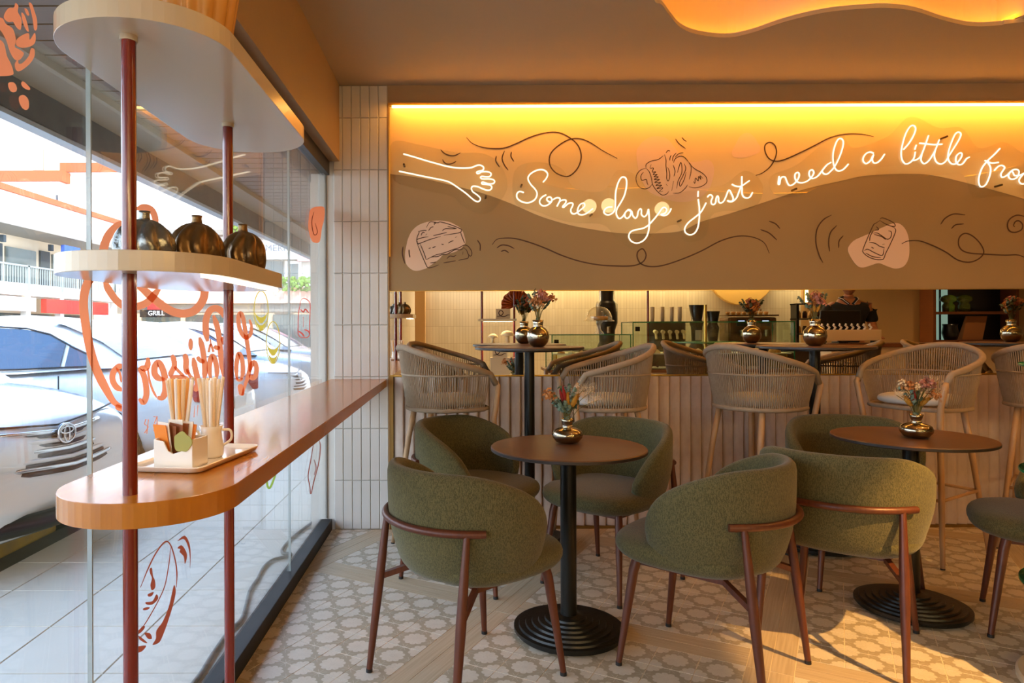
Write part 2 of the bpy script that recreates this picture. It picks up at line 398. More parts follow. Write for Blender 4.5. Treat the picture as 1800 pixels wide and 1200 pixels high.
# ---- soffit beam above the glass
sof_m = mat('ochre_soffit_plaster', 'AE8F66', .55, noise=(2, .15), bump=(20, .15))
obj('beam_left', B().bb(XL-.1, -.715, YB, 4.08, 2.2, ZC+.01), sof_m, kind='structure')
obj('trim_1', B().bb(-.80, -.775, YB, 4.08, 2.118, 2.2).bb(-.835, -.80, YB, 4.08, 2.13, 2.2), dark_metal, kind='structure')      # head profile of the glass
sill = obj('trim_2', B().bb(-.835, -.765, -.9, 4.078, 0, .066).bb(-.85, -.835, -.9, 4.09, 0, .04), mat('window_sill_frame', '1C1814', .55, 0., noise=(12, .4), col2='2c2a28', spec=.3), kind='structure', bevel=.003)
# ---- back wall: pillar, header band, mural, mirror, fluted panelling
wb = obj('wall_back', B().bb(-.427, XR, YM+.065, YM+.25, -.05, ZC+.05).bb(-.427, XR, 4.085, YM+.07, 2.545, ZC+.02), band_m, kind='structure')
pil = obj('pillar', B().bb(-.752, -.427, 4.092, YM+.25, -.05, ZC+.01).bb(-.80, -.752, 4.10, YM+.25, -.05, 2.205).bb(-.895, -.80, 4.12, YM+.25, -.25, 2.8), mat('pale_render', 'D9D3C8', .7, noise=(6, .15), bump=(30, .2)), kind='structure')
ptile = mat('ribbed_ceramic_tile', 'CFC9BF', .32, bump=(26, .7, (1.5, 1, .04)), noise=(3, .25), col2='B9B4AE', spec=.5)
zs = [.002, .294, .6035, .913, 1.2225, 1.532, 1.8415, 2.151, 2.4605, 2.654]
tshare = {}
for r in range(9):
    for c in range(6):
        w = .325/6; h = zs[r+1]-zs[r]; key = round(h, 3)
        if key not in tshare:
            b = B(); g = .0012; e = .003
            ring = lambda y, i: [(-w/2+g+i, y, -h/2+g+i), (w/2-g-i, y, -h/2+g+i), (w/2-g-i, y, h/2-g-i), (-w/2+g+i, y, h/2-g-i)]
            b.add(ring(.012, 0)+ring(.003, 0)+ring(0, e), [(0, 1, 5, 4), (1, 2, 6, 5), (2, 3, 7, 6), (3, 0, 4, 7), (4, 5, 9, 8), (5, 6, 10, 9), (6, 7, 11, 10), (7, 4, 8, 11), (8, 9, 10, 11)])
            tshare[key] = b.mesh('wall_tile', ptile)
        o = link('wall_tile', tshare[key], pil); o.location = (-.752+w*(c+.5), 4.08+random.uniform(0, .0012), (zs[r]+zs[r+1])/2)
obj('corner_bead', B().bb(-.428, -.421, 4.078, 4.10, 0, 2.545), mat('oak_edge_trim', '9A7548', .4), wb)
# fluted stone panelling below the mirror
flute_m = mat('veined_travertine_flute', 'D2BDA8', .5, noise=(9, .7, (1, 1, .6)), col2='9E8472', bump=(14, .25))
w = .0636; x = -.398; fm = None; b = B(); K = 8
prof = [(w*i/K, -.016*sin(pi*min(1., (i/K)*1.15))**.8 if i/K*1.15 < 1 else 0) for i in range(K+1)]
prof = [(0, -.001), (w*.05, -.009), (w*.2, -.0145), (w*.45, -.0205), (w*.7, -.0245), (w*.86, -.0255), (w*.94, -.021), (w*.98, -.010), (w, -.001)]
for (px_, py_) in prof: b.v += [(px_+.0005, py_, .02), (px_+.0005, py_, .910)]
b.f += [(2*i, 2*i+2, 2*i+3, 2*i+1) for i in range(K)]
b.v += [(0.0005, .02, .02), (0.0005, .02, .91), (w-.0005, .02, .02), (w-.0005, .02, .91)]; q = 2*(K+1)
b.f += [(q, 0, 1, q+1), (2*K, q+2, q+3, 2*K+1)]; b.f.append(tuple([2*i+1 for i in range(K+1)]+[q+3, q+1])); b.f.append(tuple([2*i for i in range(K, -1, -1)]+[q, q+2]))
fmesh = b.mesh('fluted_strip', flute_m)
while x < 4.9:
    o = link('fluted_strip', fmesh, wb); o.location = (x, 4.105, 0); x += w
obj('flute_backing', B().bb(-.42, 5., 4.125, 4.17, 0, .915), dark_metal, wb)
obj('panel_trim', B().bb(-.421, -.398, 4.082, 4.13, 0, .915).bb(-.398, 5, 4.085, 4.13, 0, .018), mat('aged_brass_edge', '8E6F3C', .35, .7), wb)
obj('mirror_ledge', B().bb(-.421, 5, 4.088, 4.13, .912, .920), brass, wb)
mir = bpy.data.materials.new('mirror_glass'); mir.use_nodes = True; p = mir.node_tree.nodes['Principled BSDF']
p.inputs['Metallic'].default_value = 1; p.inputs['Roughness'].default_value = .0; p.inputs['Base Color'].default_value = (.86, .86, .80, 1)
obj('mirror_panel', B().bb(-.421, 5, 4.10, 4.125, .920, 1.43), mir, wb)
obj('mirror_seam', B().bb(-.4215, -.419, 4.097, 4.1, .92, 1.43), brass, wb)
# mural board
YMU = 4.094
tan = mat('mural_tan_paint', '9E7F52', .55, noise=(3, .1)); cream = mat('mural_cream_paint', 'E3C48C', .55, noise=(3, .08)); blobm = mat('mural_peach_paint', 'E6C3A4', .6)
ink = mat('mural_brown_paint', '4E2C14', .6)
mb = obj('mural_board', B().bb(-.421, 5, YMU, YM+.07, 1.426, 2.53), tan, wb)
obj('mural_edge', B().bb(-.421, 5, YMU-.004, YMU+.01, 1.4235, 1.427), brass, wb)
def WP(d):
    def f(x, y): X, z = onwall(x, y, YMU-d); return (X, YMU-d, z)
    return f
def zc(ox, oy, s, pts): return [(ox+x/s, oy+y/s) for x, y in pts]
wav = zc(600, 150, 3, [(235, 465), (400, 485), (560, 520), (750, 570), (900, 625), (1050, 690), (1200, 735), (1330, 760), (1450, 777), (1560, 782), (1700, 778), (1800, 765)]) + \
      zc(1200, 150, 3, [(100, 718), (250, 675), (450, 610), (650, 545), (850, 500), (950, 478), (1100, 468), (1250, 467), (1350, 480), (1500, 515), (1650, 555), (1800, 598), (1950, 645), (2100, 690), (2300, 720)])
wv = smooth2([Vector(p) for p in wav], 4); wv = [onwall(p.x, p.y, YMU-.001) for p in wv]
wv[0] = (-.4205, wv[0][1]); wv = [p for p in wv if p[0] < 4.9]
up = [(4.9, 2.529), (-.4205, 2.529)]
obj('mural_wave', B().prism([wv+up], -.0005, .001, lambda u, v, w_: (u, YMU-w_, v)), cream, wb)
def blob(name, pts, d, m, par, k=5):
    P = smooth2([Vector(p) for p in pts], k, True); P = [onwall(p.x, p.y, YMU-d) for p in P]
    obj(name, B().prism([P], d-.001, d, lambda u, v, w_: (u, YMU-w_, v)), m, par)
blob('mural_blob', zc(700, 370, 7.5, [(130, 370), (180, 270), (270, 190), (400, 145), (530, 132), (660, 145), (760, 190), (830, 240), (870, 330), (880, 440), (760, 540), (600, 580), (540, 640), (430, 720), (360, 765), (240, 795), (160, 765), (100, 690), (90, 560), (110, 450)]), .002, blobm, wb)
blob('mural_blob', zc(1080, 230, 7.5, [(290, 300), (340, 180), (440, 95), (560, 70), (680, 95), (760, 170), (830, 265), (930, 380), (1000, 410), (1100, 405), (1220, 380), (1290, 420), (1315, 520), (1290, 660), (1230, 790), (1120, 880), (980, 930), (840, 935), (700, 905), (560, 850), (440, 780), (330, 560)]), .002, blobm, wb)
blob('mural_blob', zc(1200, 150, 3, [(260, 350), (280, 310), (305, 265), (340, 250), (370, 265), (395, 300), (410, 330), (400, 355), (350, 375), (300, 383), (268, 375)]), .002, blobm, wb)
blob('mural_blob', zc(1420, 360, 4.737, [(335, 360), (380, 300), (450, 265), (520, 235), (640, 180), (730, 150), (790, 175), (830, 240), (845, 330), (840, 440), (800, 510), (730, 530), (660, 510), (590, 485), (520, 505), (450, 522), (400, 495), (350, 420)]), .002, blobm, wb)
def strokes(name, ox, oy, s, ls, w, k=5):
    b = B()
    for l in ls: ribbon(b, zc(ox, oy, s, l), w, WP(.003), k)
    obj(name, b, ink, wb, recalc=False)
def each(name, ox, oy, s, ls, w):
    for l in ls:
        b = B(); ribbon(b, zc(ox, oy, s, l), w, WP(.003), 6); obj(name, b, ink, wb, recalc=False)
each('mural_mark', 680, 220, 8.571, [[(810, 365), (850, 410), (900, 440), (960, 458), (1030, 455), (1110, 415)], [(838, 515), (860, 555), (900, 582), (950, 585), (1010, 565), (1045, 540)]], 2.2)
each('mural_line', 600, 150, 3, [[(660, 275), (690, 305), (740, 325), (800, 333), (860, 330), (920, 308), (1000, 272), (1080, 250), (1150, 250), (1210, 280), (1250, 320), (1265, 375), (1250, 430), (1215, 470), (1180, 480), (1130, 460), (1100, 420), (1100, 370), (1130, 330), (1190, 290), (1250, 280), (1310, 300), (1380, 345), (1455, 385)],
    [(795, 840), (820, 812), (860, 805), (920, 808), (1000, 830), (1080, 860), (1160, 895), (1250, 925), (1350, 945), (1450, 952), (1540, 950), (1590, 930), (1607, 895), (1590, 862), (1565, 875), (1560, 905), (1580, 940), (1630, 955), (1700, 948), (1800, 915), (1900, 872), (2000, 820), (2090, 795), (2170, 800), (2230, 830), (2257, 885)]], 2.3)
each('mural_mark', 600, 150, 3, [[(860, 345), (848, 385), (860, 420), (880, 447)], [(897, 350), (895, 375), (910, 402)], [(817, 372), (815, 400), (835, 432)], [(820, 857), (845, 842), (880, 845), (912, 860)], [(842, 875), (862, 870), (883, 882)], [(717, 815), (732, 840), (732, 873)], [(325, 850), (322, 890), (335, 940)], [(357, 865), (358, 885), (362, 907)]], 2.2)
each('mural_line', 1200, 150, 3, [[(385, 475), (420, 462), (460, 430), (485, 390), (495, 350), (485, 315), (460, 300), (435, 315), (435, 350), (455, 385), (490, 400), (540, 390), (620, 355), (700, 315), (780, 275), (860, 257), (940, 257), (1008, 270)],
    [(1155, 835), (1190, 820), (1250, 820), (1320, 845), (1390, 880), (1450, 920), (1510, 932), (1560, 915), (1588, 880), (1570, 835), (1530, 795), (1490, 780), (1460, 800), (1455, 840), (1475, 870), (1520, 885), (1600, 890), (1700, 895), (1760, 893), (1800, 905), (1900, 950)],
    [(1850, 705), (1800, 690), (1760, 685), (1725, 705), (1713, 735), (1722, 765), (1750, 775), (1785, 762), (1793, 735), (1775, 715), (1755, 718), (1745, 738), (1752, 745)]], 2.3)
each('mural_mark', 1200, 150, 3, [[(455, 715), (490, 730), (513, 755)], [(410, 760), (455, 778), (497, 815)], [(785, 683), (740, 710), (708, 760), (703, 830), (720, 895), (740, 935)], [(813, 738), (780, 775), (770, 825), (775, 875)], [(847, 792), (825, 820), (823, 857)], [(1360, 733), (1385, 700), (1430, 678), (1490, 683)], [(1417, 755), (1440, 735), (1483, 730)]], 2.2)
each('mural_mark', 1080, 230, 7.5, [[(805, 105), (850, 165), (940, 235)], [(890, 85), (915, 115), (950, 140)]], 1.8)
strokes('mural_cake_drawing', 700, 370, 7.5, [[(370, 225), (420, 150), (520, 160), (560, 150), (700, 190), (820, 240), (835, 260), (810, 290), (700, 310), (600, 325)], [(560, 340), (420, 380), (270, 435), (250, 410), (250, 380), (330, 355), (400, 345)], [(265, 270), (275, 290), (250, 350), (245, 410), (270, 450)], [(270, 275), (330, 262), (375, 262)], [(400, 265), (430, 225), (465, 212)], [(460, 330), (550, 310), (640, 288)], [(580, 265), (620, 240), (690, 240), (770, 240)], [(650, 210), (720, 225), (770, 240)], [(245, 420), (300, 560), (360, 700), (390, 750), (440, 750), (535, 715)], [(290, 440), (340, 560), (370, 650)], [(370, 650), (480, 590), (560, 570), (640, 545), (720, 515), (800, 490), (870, 455), (920, 470), (965, 530), (970, 580), (950, 600), (920, 570), (900, 520), (860, 490)], [(380, 640), (450, 610), (520, 605), (580, 580), (640, 575), (720, 530), (760, 515), (830, 515), (870, 480)], [(595, 690), (680, 675), (760, 660)], [(795, 655), (870, 640), (920, 625), (930, 580)], [(820, 280), (840, 340), (860, 390), (875, 430)], [(400, 500), (415, 495), (430, 490)], [(450, 490), (470, 482), (495, 475)], [(570, 440), (585, 446), (600, 445)], [(660, 430), (690, 410), (730, 395)], [(750, 355), (775, 345)], [(640, 635), (680, 600), (730, 605), (765, 585)], [(420, 690), (470, 685), (500, 675)], [(850, 580), (855, 540)], [(475, 190), (480, 160), (500, 175)], [(300, 330), (320, 290), (350, 290)], [(360, 325), (380, 305)]], 1.5)
strokes('mural_croissant_drawing', 1080, 230, 7.5, [[(415, 490), (340, 520), (290, 590), (290, 670), (330, 740), (400, 765), (460, 745), (495, 705)], [(415, 490), (420, 440), (480, 400), (580, 375), (645, 325)], [(415, 490), (460, 540), (490, 630), (505, 710), (560, 790), (630, 845), (690, 830), (715, 795)], [(385, 540), (350, 590), (360, 650), (420, 640), (430, 680), (445, 715)], [(485, 440), (470, 490), (515, 490), (500, 540), (545, 540), (510, 575), (565, 575), (520, 605), (580, 605), (525, 640), (595, 640), (530, 680), (610, 680), (545, 720), (625, 715), (560, 760), (640, 750), (590, 800), (640, 795)], [(660, 310), (680, 380), (680, 460), (690, 560), (690, 630), (710, 660), (730, 600), (720, 520), (700, 480)], [(680, 290), (705, 260), (735, 265)], [(730, 390), (735, 350), (750, 320)], [(765, 400), (775, 340), (815, 290)], [(780, 420), (800, 370), (860, 335), (920, 345), (980, 410)], [(800, 350), (850, 300), (910, 288)], [(775, 450), (800, 530), (785, 600)], [(780, 660), (755, 790)], [(830, 555), (850, 480), (875, 415), (890, 480), (885, 560), (840, 660), (820, 760)], [(920, 430), (940, 500), (900, 600), (860, 680), (870, 730), (920, 640), (945, 540)], [(980, 410), (1010, 460), (1010, 540), (985, 640)], [(985, 430), (1060, 500), (1150, 550), (1210, 610), (1215, 680), (1150, 730), (1060, 750), (980, 735)], [(1040, 665), (1060, 690), (1070, 620), (1105, 660), (1110, 600), (1140, 640), (1130, 590), (1170, 630)], [(770, 820), (860, 815), (930, 760), (965, 710)], [(680, 700), (700, 725)]], 1.4)
strokes('mural_jar_drawing', 1420, 360, 4.737, [[(600, 120), (620, 108), (670, 125), (715, 150), (728, 175), (700, 178), (650, 160), (600, 130)], [(600, 130), (570, 150), (545, 170), (500, 270), (460, 370), (465, 400), (510, 435), (570, 455), (620, 455), (635, 440), (650, 400), (690, 320), (730, 225), (725, 195), (700, 180)], [(540, 235), (580, 235), (620, 260), (660, 285), (690, 270), (695, 225), (670, 215)], [(510, 310), (560, 320), (600, 345), (640, 355)], [(470, 380), (500, 370), (560, 400), (620, 420), (635, 360)], [(480, 400), (540, 430), (610, 440)], [(570, 180), (590, 205), (560, 210)], [(530, 350), (540, 358), (550, 360)], [(620, 330), (640, 325)], [(550, 245), (610, 262), (650, 290)], [(515, 300), (520, 260), (545, 215)]], 1.6)
# LED line above the mural
led = emis('warm_led_tube', 'FFD27A', 4.)
ls = thing('led_light_strip', 'long glowing warm LED strip along the top of the mural', 'light strip', (0, 4.075, 2.53))
obj('diffuser', B().bb(-.40, 4.95, -.006, .006, -.012, 0), led, ls); obj('diffuser', B().bb(-.418, -.413, -.006, .006, -.9, -.005), emis('golden_edge_glow', 'FF9E30', .35), ls)  # upright strip is no lamp: its glow stands for LED light on the mural edge
obj('channel', B().bb(-.421, 4.96, -.010, .012, 0, .014), brass, ls)
# ---- neon lettering on clear acrylic
NE = YMU-.05
tube_m = emis('neon_white', 'FFE4BE', 1.1); acr = glass_mat('clear_acrylic', (.97, .97, .95), .05)
bolt = mat('standoff_steel', '5A4632', .3, .9)
def neon(root, name, ox, oy, s, ls, r=.0042):
    b = B()
    for l in ls:
        P = smooth2([Vector(p) for p in zc(ox, oy, s, l)], 4); Q = []
        for p in P: X, z = onwall(p.x, p.y, NE); Q.append((X, NE-.008, z))
        b.tube(Q, r, 6)
    obj(name, b, tube_m, root, smooth=True)
def plate(root, pts, holes):
    P = smooth2([Vector(p) for p in pts], 6, True); P = [onwall(p.x, p.y, NE) for p in P]
    obj('acrylic_backing', B().prism([P], -.0025, .0025, lambda u, v, w_: (u, NE-w_, v)), acr, root)
    for h in holes:
        X, z = onwall(*h, NE); obj('standoff_bolt', B().cyl((X, NE-.006, z), (X, YMU-.002, z), .006, n=12), bolt, root)
n1 = thing('neon_hand_sign', 'glowing white neon outline of an arm and open hand', 'neon sign')
neon(n1, 'neon_tube', 680, 220, 8.571, [[(250, 437), (420, 485), (600, 540), (780, 590), (900, 622), (1040, 645), (1180, 650), (1280, 640), (1350, 612), (1400, 605), (1445, 625), (1458, 655), (1440, 685), (1390, 695), (1355, 710), (1360, 730), (1385, 730), (1430, 706), (1500, 703), (1555, 718), (1570, 745), (1550, 775), (1500, 780), (1430, 775), (1412, 790), (1430, 810), (1500, 812), (1570, 815), (1615, 835), (1620, 865), (1590, 885), (1520, 885), (1450, 860), (1428, 872), (1440, 890), (1500, 895), (1560, 910), (1580, 940), (1560, 975), (1510, 982), (1440, 960), (1370, 930), (1300, 922), (1275, 950), (1290, 1000), (1350, 1045), (1400, 1090), (1408, 1125), (1380, 1152), (1335, 1145), (1280, 1105), (1180, 1020), (1060, 935), (960, 870), (880, 840), (750, 812), (560, 775), (370, 735), (185, 697)]])
plate(n1, [(690, 250), (740, 255), (800, 268), (850, 270), (880, 290), (892, 325), (882, 350), (862, 372), (838, 374), (812, 360), (796, 346), (765, 338), (725, 330), (696, 320), (686, 300)], [(710, 289), (854, 345)])
n2 = thing('neon_phrase_sign', 'neon script reading Some days just, glowing white on clear acrylic', 'neon sign')
neon(n2, 'neon_word', 890, 280, 8.571, [[(550, 348), (600, 290), (620, 230), (590, 180), (520, 158), (430, 180), (350, 235), (325, 300), (370, 385), (430, 450), (462, 520), (435, 600), (370, 645), (300, 658), (220, 635), (165, 590), (155, 535), (180, 495), (215, 488), (262, 505)],
    [(598, 538), (540, 570), (500, 625), (510, 675), (560, 705), (620, 690), (670, 650), (685, 610), (660, 572), (620, 578), (608, 610), (640, 640), (670, 640)], [(700, 610), (760, 580), (800, 590), (805, 620), (785, 665), (760, 712)], [(770, 690), (800, 640), (850, 615), (895, 620), (890, 660), (845, 715), (870, 720), (930, 670), (985, 660), (1000, 690), (970, 760), (980, 810), (1020, 825), (1070, 800), (1120, 760), (1175, 710), (1170, 670), (1140, 665), (1095, 700), (1070, 770), (1080, 820), (1130, 838), (1200, 820), (1300, 745)]])
neon(n2, 'neon_word', 1050, 300, 8.571, [[(220, 548), (150, 555), (100, 600), (100, 640), (150, 668), (210, 650), (255, 600), (268, 500), (270, 350), (300, 210), (345, 120), (390, 98), (430, 130), (435, 230), (405, 370), (350, 480), (295, 570), (280, 640), (300, 700), (335, 722), (380, 690), (420, 630), (460, 590), (500, 600)], [(500, 610), (450, 600), (410, 650), (415, 700), (450, 718), (490, 680), (510, 610), (530, 680), (570, 718), (600, 680), (610, 620), (640, 575), (660, 600), (660, 660), (700, 695), (740, 660), (765, 580)],
    [(765, 580), (775, 700), (775, 850), (745, 980), (680, 1060), (590, 1092), (510, 1065), (470, 1000), (490, 930), (560, 895), (680, 870), (760, 825), (850, 730), (920, 640), (960, 580), (1000, 555), (1035, 580), (1030, 620), (1000, 650), (950, 662), (1000, 680), (1050, 660), (1090, 610), (1105, 570)]])
neon(n2, 'neon_word', 1050, 300, 8.571, [[(1513, 310), (1511, 350), (1510, 395)], [(1513, 430), (1530, 560), (1530, 700), (1510, 850), (1460, 940), (1385, 968), (1320, 930), (1315, 860), (1370, 780), (1470, 700), (1550, 630), (1600, 550), (1632, 485)]])
neon(n2, 'neon_word', 1180, 290, 8.571, [[(540, 488), (560, 458), (595, 455), (615, 490), (595, 540), (600, 585), (630, 598), (660, 570), (670, 500), (690, 470), (705, 500), (705, 550), (735, 575), (780, 550), (820, 470), (850, 390), (875, 390), (900, 440), (925, 500), (910, 545), (860, 545), (840, 535), (860, 552), (920, 550), (980, 490), (1010, 410), (1040, 340), (1058, 350), (1058, 430), (1080, 480), (1130, 500), (1180, 480), (1215, 415)], [(1055, 172), (1055, 250), (1055, 320)], [(905, 293), (960, 320), (1040, 325), (1110, 280), (1170, 238)]])
plate(n2, [(905, 300), (940, 285), (985, 295), (1010, 330), (1060, 335), (1085, 300), (1120, 310), (1150, 345), (1210, 335), (1270, 325), (1310, 300), (1340, 325), (1325, 365), (1255, 375), (1240, 415), (1205, 425), (1190, 395), (1150, 410), (1120, 440), (1085, 420), (1060, 395), (1000, 390), (940, 370), (905, 355)], [(917, 325), (1196, 387), (1040, 377)])
n3 = thing('neon_phrase_sign', 'neon script reading need a little fros, glowing white at the right of the mural', 'neon sign')
neon(n3, 'neon_word', 1350, 220, 8.571, [[(160, 770), (145, 880), (165, 890), (180, 810), (215, 780), (250, 790), (270, 840), (300, 900), (340, 910), (400, 870), (450, 800), (460, 740), (435, 715), (400, 740), (400, 810), (440, 860), (510, 870), (590, 840), (650, 780), (680, 720), (660, 680), (620, 690), (610, 750), (640, 800), (690, 800), (750, 760), (820, 670), (880, 600), (938, 565)], [(800, 690), (830, 735), (880, 740), (930, 700), (985, 640), (1040, 540), (1090, 420), (1120, 310), (1120, 240), (1085, 205), (1040, 225), (1000, 310), (970, 430), (970, 540), (985, 620), (1020, 680), (1070, 692), (1130, 665), (1200, 590)]])
neon(n3, 'neon_word', 1350, 220, 8.571, [[(1580, 430), (1530, 408), (1470, 430), (1425, 490), (1425, 550), (1470, 582), (1530, 540), (1560, 480), (1580, 450), (1560, 520), (1580, 570), (1630, 570), (1690, 520), (1745, 440)]])
neon(n3, 'neon_word', 1560, 210, 7.5, [[(200, 400), (270, 320), (330, 220), (360, 130), (335, 85), (290, 95), (235, 180), (195, 300), (170, 430), (180, 530), (220, 585), (270, 580), (320, 540), (345, 490), (355, 430)], [(350, 400), (358, 370), (368, 340)], [(320, 545), (380, 530), (430, 480), (480, 360), (530, 215)], [(440, 470), (430, 540), (470, 585), (530, 550), (590, 460), (630, 380), (670, 270)], [(620, 400), (605, 480), (630, 560), (690, 590), (750, 560), (800, 480), (870, 370), (930, 270), (955, 200), (925, 170), (880, 200), (830, 310), (790, 440), (790, 530), (830, 585), (890, 585), (950, 520), (970, 460), (940, 445), (895, 490), (890, 560), (930, 600), (980, 585), (1030, 520), (1068, 500)], [(410, 315), (500, 325), (600, 335), (710, 330)]])
neon(n3, 'neon_word', 1560, 210, 7.5, [[(1470, 385), (1400, 460), (1300, 555), (1230, 650), (1190, 780), (1200, 870), (1240, 890), (1290, 850), (1335, 740), (1345, 640), (1300, 560), (1270, 545)], [(1300, 555), (1360, 578), (1450, 570)], [(1395, 675), (1450, 620), (1500, 610), (1530, 640), (1500, 690), (1480, 730), (1500, 765), (1560, 740), (1610, 690), (1650, 665), (1700, 665), (1720, 700), (1690, 770), (1620, 790), (1580, 750), (1610, 690), (1640, 700), (1660, 740), (1720, 740), (1780, 715), (1830, 690)], [(1780, 715), (1720, 800), (1750, 850), (1820, 840), (1860, 800)]])
plate(n3, [(1355, 310), (1400, 290), (1450, 250), (1480, 235), (1500, 260), (1560, 240), (1600, 205), (1650, 225), (1690, 225), (1720, 260), (1765, 250), (1800, 270), (1850, 280), (1860, 340), (1800, 345), (1750, 345), (1710, 345), (1690, 305), (1630, 310), (1580, 305), (1520, 310), (1450, 325), (1400, 345), (1360, 340)], [(1399, 332), (1664, 240), (1760, 325)])
# =================================================== FURNITURE
def fabric_mat(name, c1, c2):
    m = mat(name, c1, .95, spec=.15, sheen=.15); p = m.node_tree.nodes['Principled BSDF']
    t = N(m, 'ShaderNodeTexCoord'); 
    a = N(m, 'ShaderNodeTexNoise'); a.inputs['Scale'].default_value = 420; a.inputs['Detail'].default_value = 2; Lk(m, t.outputs['Object'], a.inputs['Vector'])
    mp = N(m, 'ShaderNodeMapping'); mp.inputs['Scale'].default_value = (1, 1, .3); Lk(m, t.outputs['Object'], mp.inputs[0])
    b = N(m, 'ShaderNodeTexNoise'); b.inputs['Scale'].default_value = 330; b.inputs['Detail'].default_value = 2; Lk(m, mp.outputs[0], b.inputs['Vector'])
    ad = N(m, 'ShaderNodeMath', operation='ADD'); Lk(m, a.outputs[0], ad.inputs[0]); Lk(m, b.outputs[0], ad.inputs[1])
    r = N(m, 'ShaderNodeValToRGB'); r.color_ramp.elements[0].position = .78; r.color_ramp.elements[1].position = 1.15 if False else 1.0
    dv = N(m, 'ShaderNodeMath', operation='MULTIPLY_ADD'); dv.inputs[1].default_value = 1.; dv.inputs[2].default_value = -.1; Lk(m, ad.outputs[0], dv.inputs[0]); Lk(m, dv.outputs[0], r.inputs[0])
    r.color_ramp.elements[0].color = (*lin(c1), 1); r.color_ramp.elements[1].color = (*lin(c2), 1); Lk(m, r.outputs[0], p.inputs['Base Color'])
    bu = N(m, 'ShaderNodeBump'); bu.inputs['Strength'].default_value = .5; bu.inputs['Distance'].default_value = .0008; Lk(m, ad.outputs[0], bu.inputs['Height']); Lk(m, bu.outputs[0], p.inputs['Normal'])
    return m
green = fabric_mat('olive_green_upholstery', '464229', '605A3A')
walnut = mat('walnut_finish_metal', '5C2E1A', .38, .1, noise=(12, .5, (6, 6, .6)), col2='3C1B0D', spec=.45)
rubber = mat('black_rubber_glide', '15120F', .6)
def shell_pt(t, v, th=0.):
    """t -1..1 around from one arm end over the back to the other; v 0..1 from bottom to rim. local +x is the front."""
    A = t*radians(128); a = abs(t)
    zb = .385+.03*a**3; top = .742-.02*a**2-.30*max(0, a-.36)**1.5
    e = max(0., (a-.78)/.22); q_ = 1-sqrt(max(0, 1-e*e)); lo = zb+(top-zb)*.40*q_; hi = top-(top-zb)*.50*q_
    z = lo+(hi-lo)*v
    zz = (z-.38)/.36
    fl = .80+.20*min(1., max(0, zz)/.5)**.6*1.0+.03*zz
    rx, ry = .285*fl-th, .292*fl-th
    x = -cos(A)*rx; y = sin(A)*ry
    if x > 0: x *= .80
    return Vector((x, y, z))
def lounge_chair():
    t = thing('lounge_chair', '', 'chair')
    b = B(); nu, nv_ = 25, 8
    k0 = len(b.v)
    for i in range(nu):                                     # closed padded cross-section swept round the back
        tt = -1+2*i/(nu-1)
        for j in range(nv_): b.v.append(tuple(shell_pt(tt, j/(nv_-1))))
        p = shell_pt(tt, 1.); q = shell_pt(tt, 1., .026); b.v.append((q.x, q.y, q.z+.012))
        for j in range(nv_-1, -1, -1): b.v.append(tuple(shell_pt(tt, j/(nv_-1), .050)))
    R = 2*nv_+1
    for i in range(nu-1):
        for j in range(R): b.f.append((i*R+j, (i+1)*R+j, (i+1)*R+(j+1) % R, i*R+(j+1) % R))
    b.f.append(tuple(range(R))); b.f.append(tuple((nu-1)*R+j for j in range(R))[::-1])
    obj('backrest', b, green, t, smooth=True, sub=1)
    b = B()
    def seat(u, v):
        a = 2*pi*u; c, s = cos(a), sin(a); ex = .72; X = abs(c)**ex*(1 if c > 0 else -1); Y = abs(s)**ex*(1 if s > 0 else -1)
        prof = [(0, .478), (.55, .476), (.86, .468), (.965, .452), (1., .432), (.985, .408), (.90, .385), (.70, .368), (.4, .360), (0, .358)]
        k = min(len(prof)-1.001, v*(len(prof)-1)); i = int(k); f = k-i; r = prof[i][0]*(1-f)+prof[i+1][0]*f; z = prof[i][1]*(1-f)+prof[i+1][1]*f
        return Vector((X*.262*r+.030+(.012 if X > 0 else 0)*r, Y*.262*r, z))
    b.grid(28, 10, seat, closeu=True); obj('seat', b, green, t, smooth=True, sub=1)
    r = lambda a, rr: (-cos(radians(a))*rr, sin(radians(a))*rr)
    obj('back_rail', B().tube([(*r(a, .300), .572) for a in range(-58, 59, 6)], .0125, 10), walnut, t, smooth=True, sharp=50)
    for s in (-1, 1):
        p = r(47*s, .300)
        l = obj('leg', B().tube([(p[0], p[1], .572), (p[0]+(-.272-p[0])*.32, p[1]+(.238*s-p[1])*.32, .392), (p[0]+(-.272-p[0])*.5, p[1]+(.238*s-p[1])*.5, .292), (-.272, .238*s, .012)], [.0105, .0155, .0165, .0105], 12), walnut, t, smooth=True, sharp=50)
        obj('glide', B().cyl((-.272, .238*s, .012), (-.2725, .238*s, 0), .0115, .0115, 12), rubber, l)
        l = obj('leg', B().tube([(.178, .168*s, .40), (.192, .178*s, .34), (.235, .208*s, .012)], [.0165, .0175, .0105], 12), walnut, t, smooth=True, sharp=50)
        obj('glide', B().cyl((.235, .208*s, .012), (.2353, .2082*s, 0), .0115, .0115, 12), rubber, l)
        obj('side_stretcher', B().tube([(p[0]-.022, p[1]*1.04, .33), (-.12, .16*s, .368), (.178, .165*s, .370)], [.0135, .0135, .010], 4), walnut, t)
    obj('rear_crossbar', B().bb(-.12, -.095, -.17, .17, .362, .375), walnut, t); obj('front_crossbar', B().bb(.165, .19, -.17, .17, .362, .375), walnut, t)
    return t
ch = lounge_chair()
GC = 'green lounge chairs round the low tables'
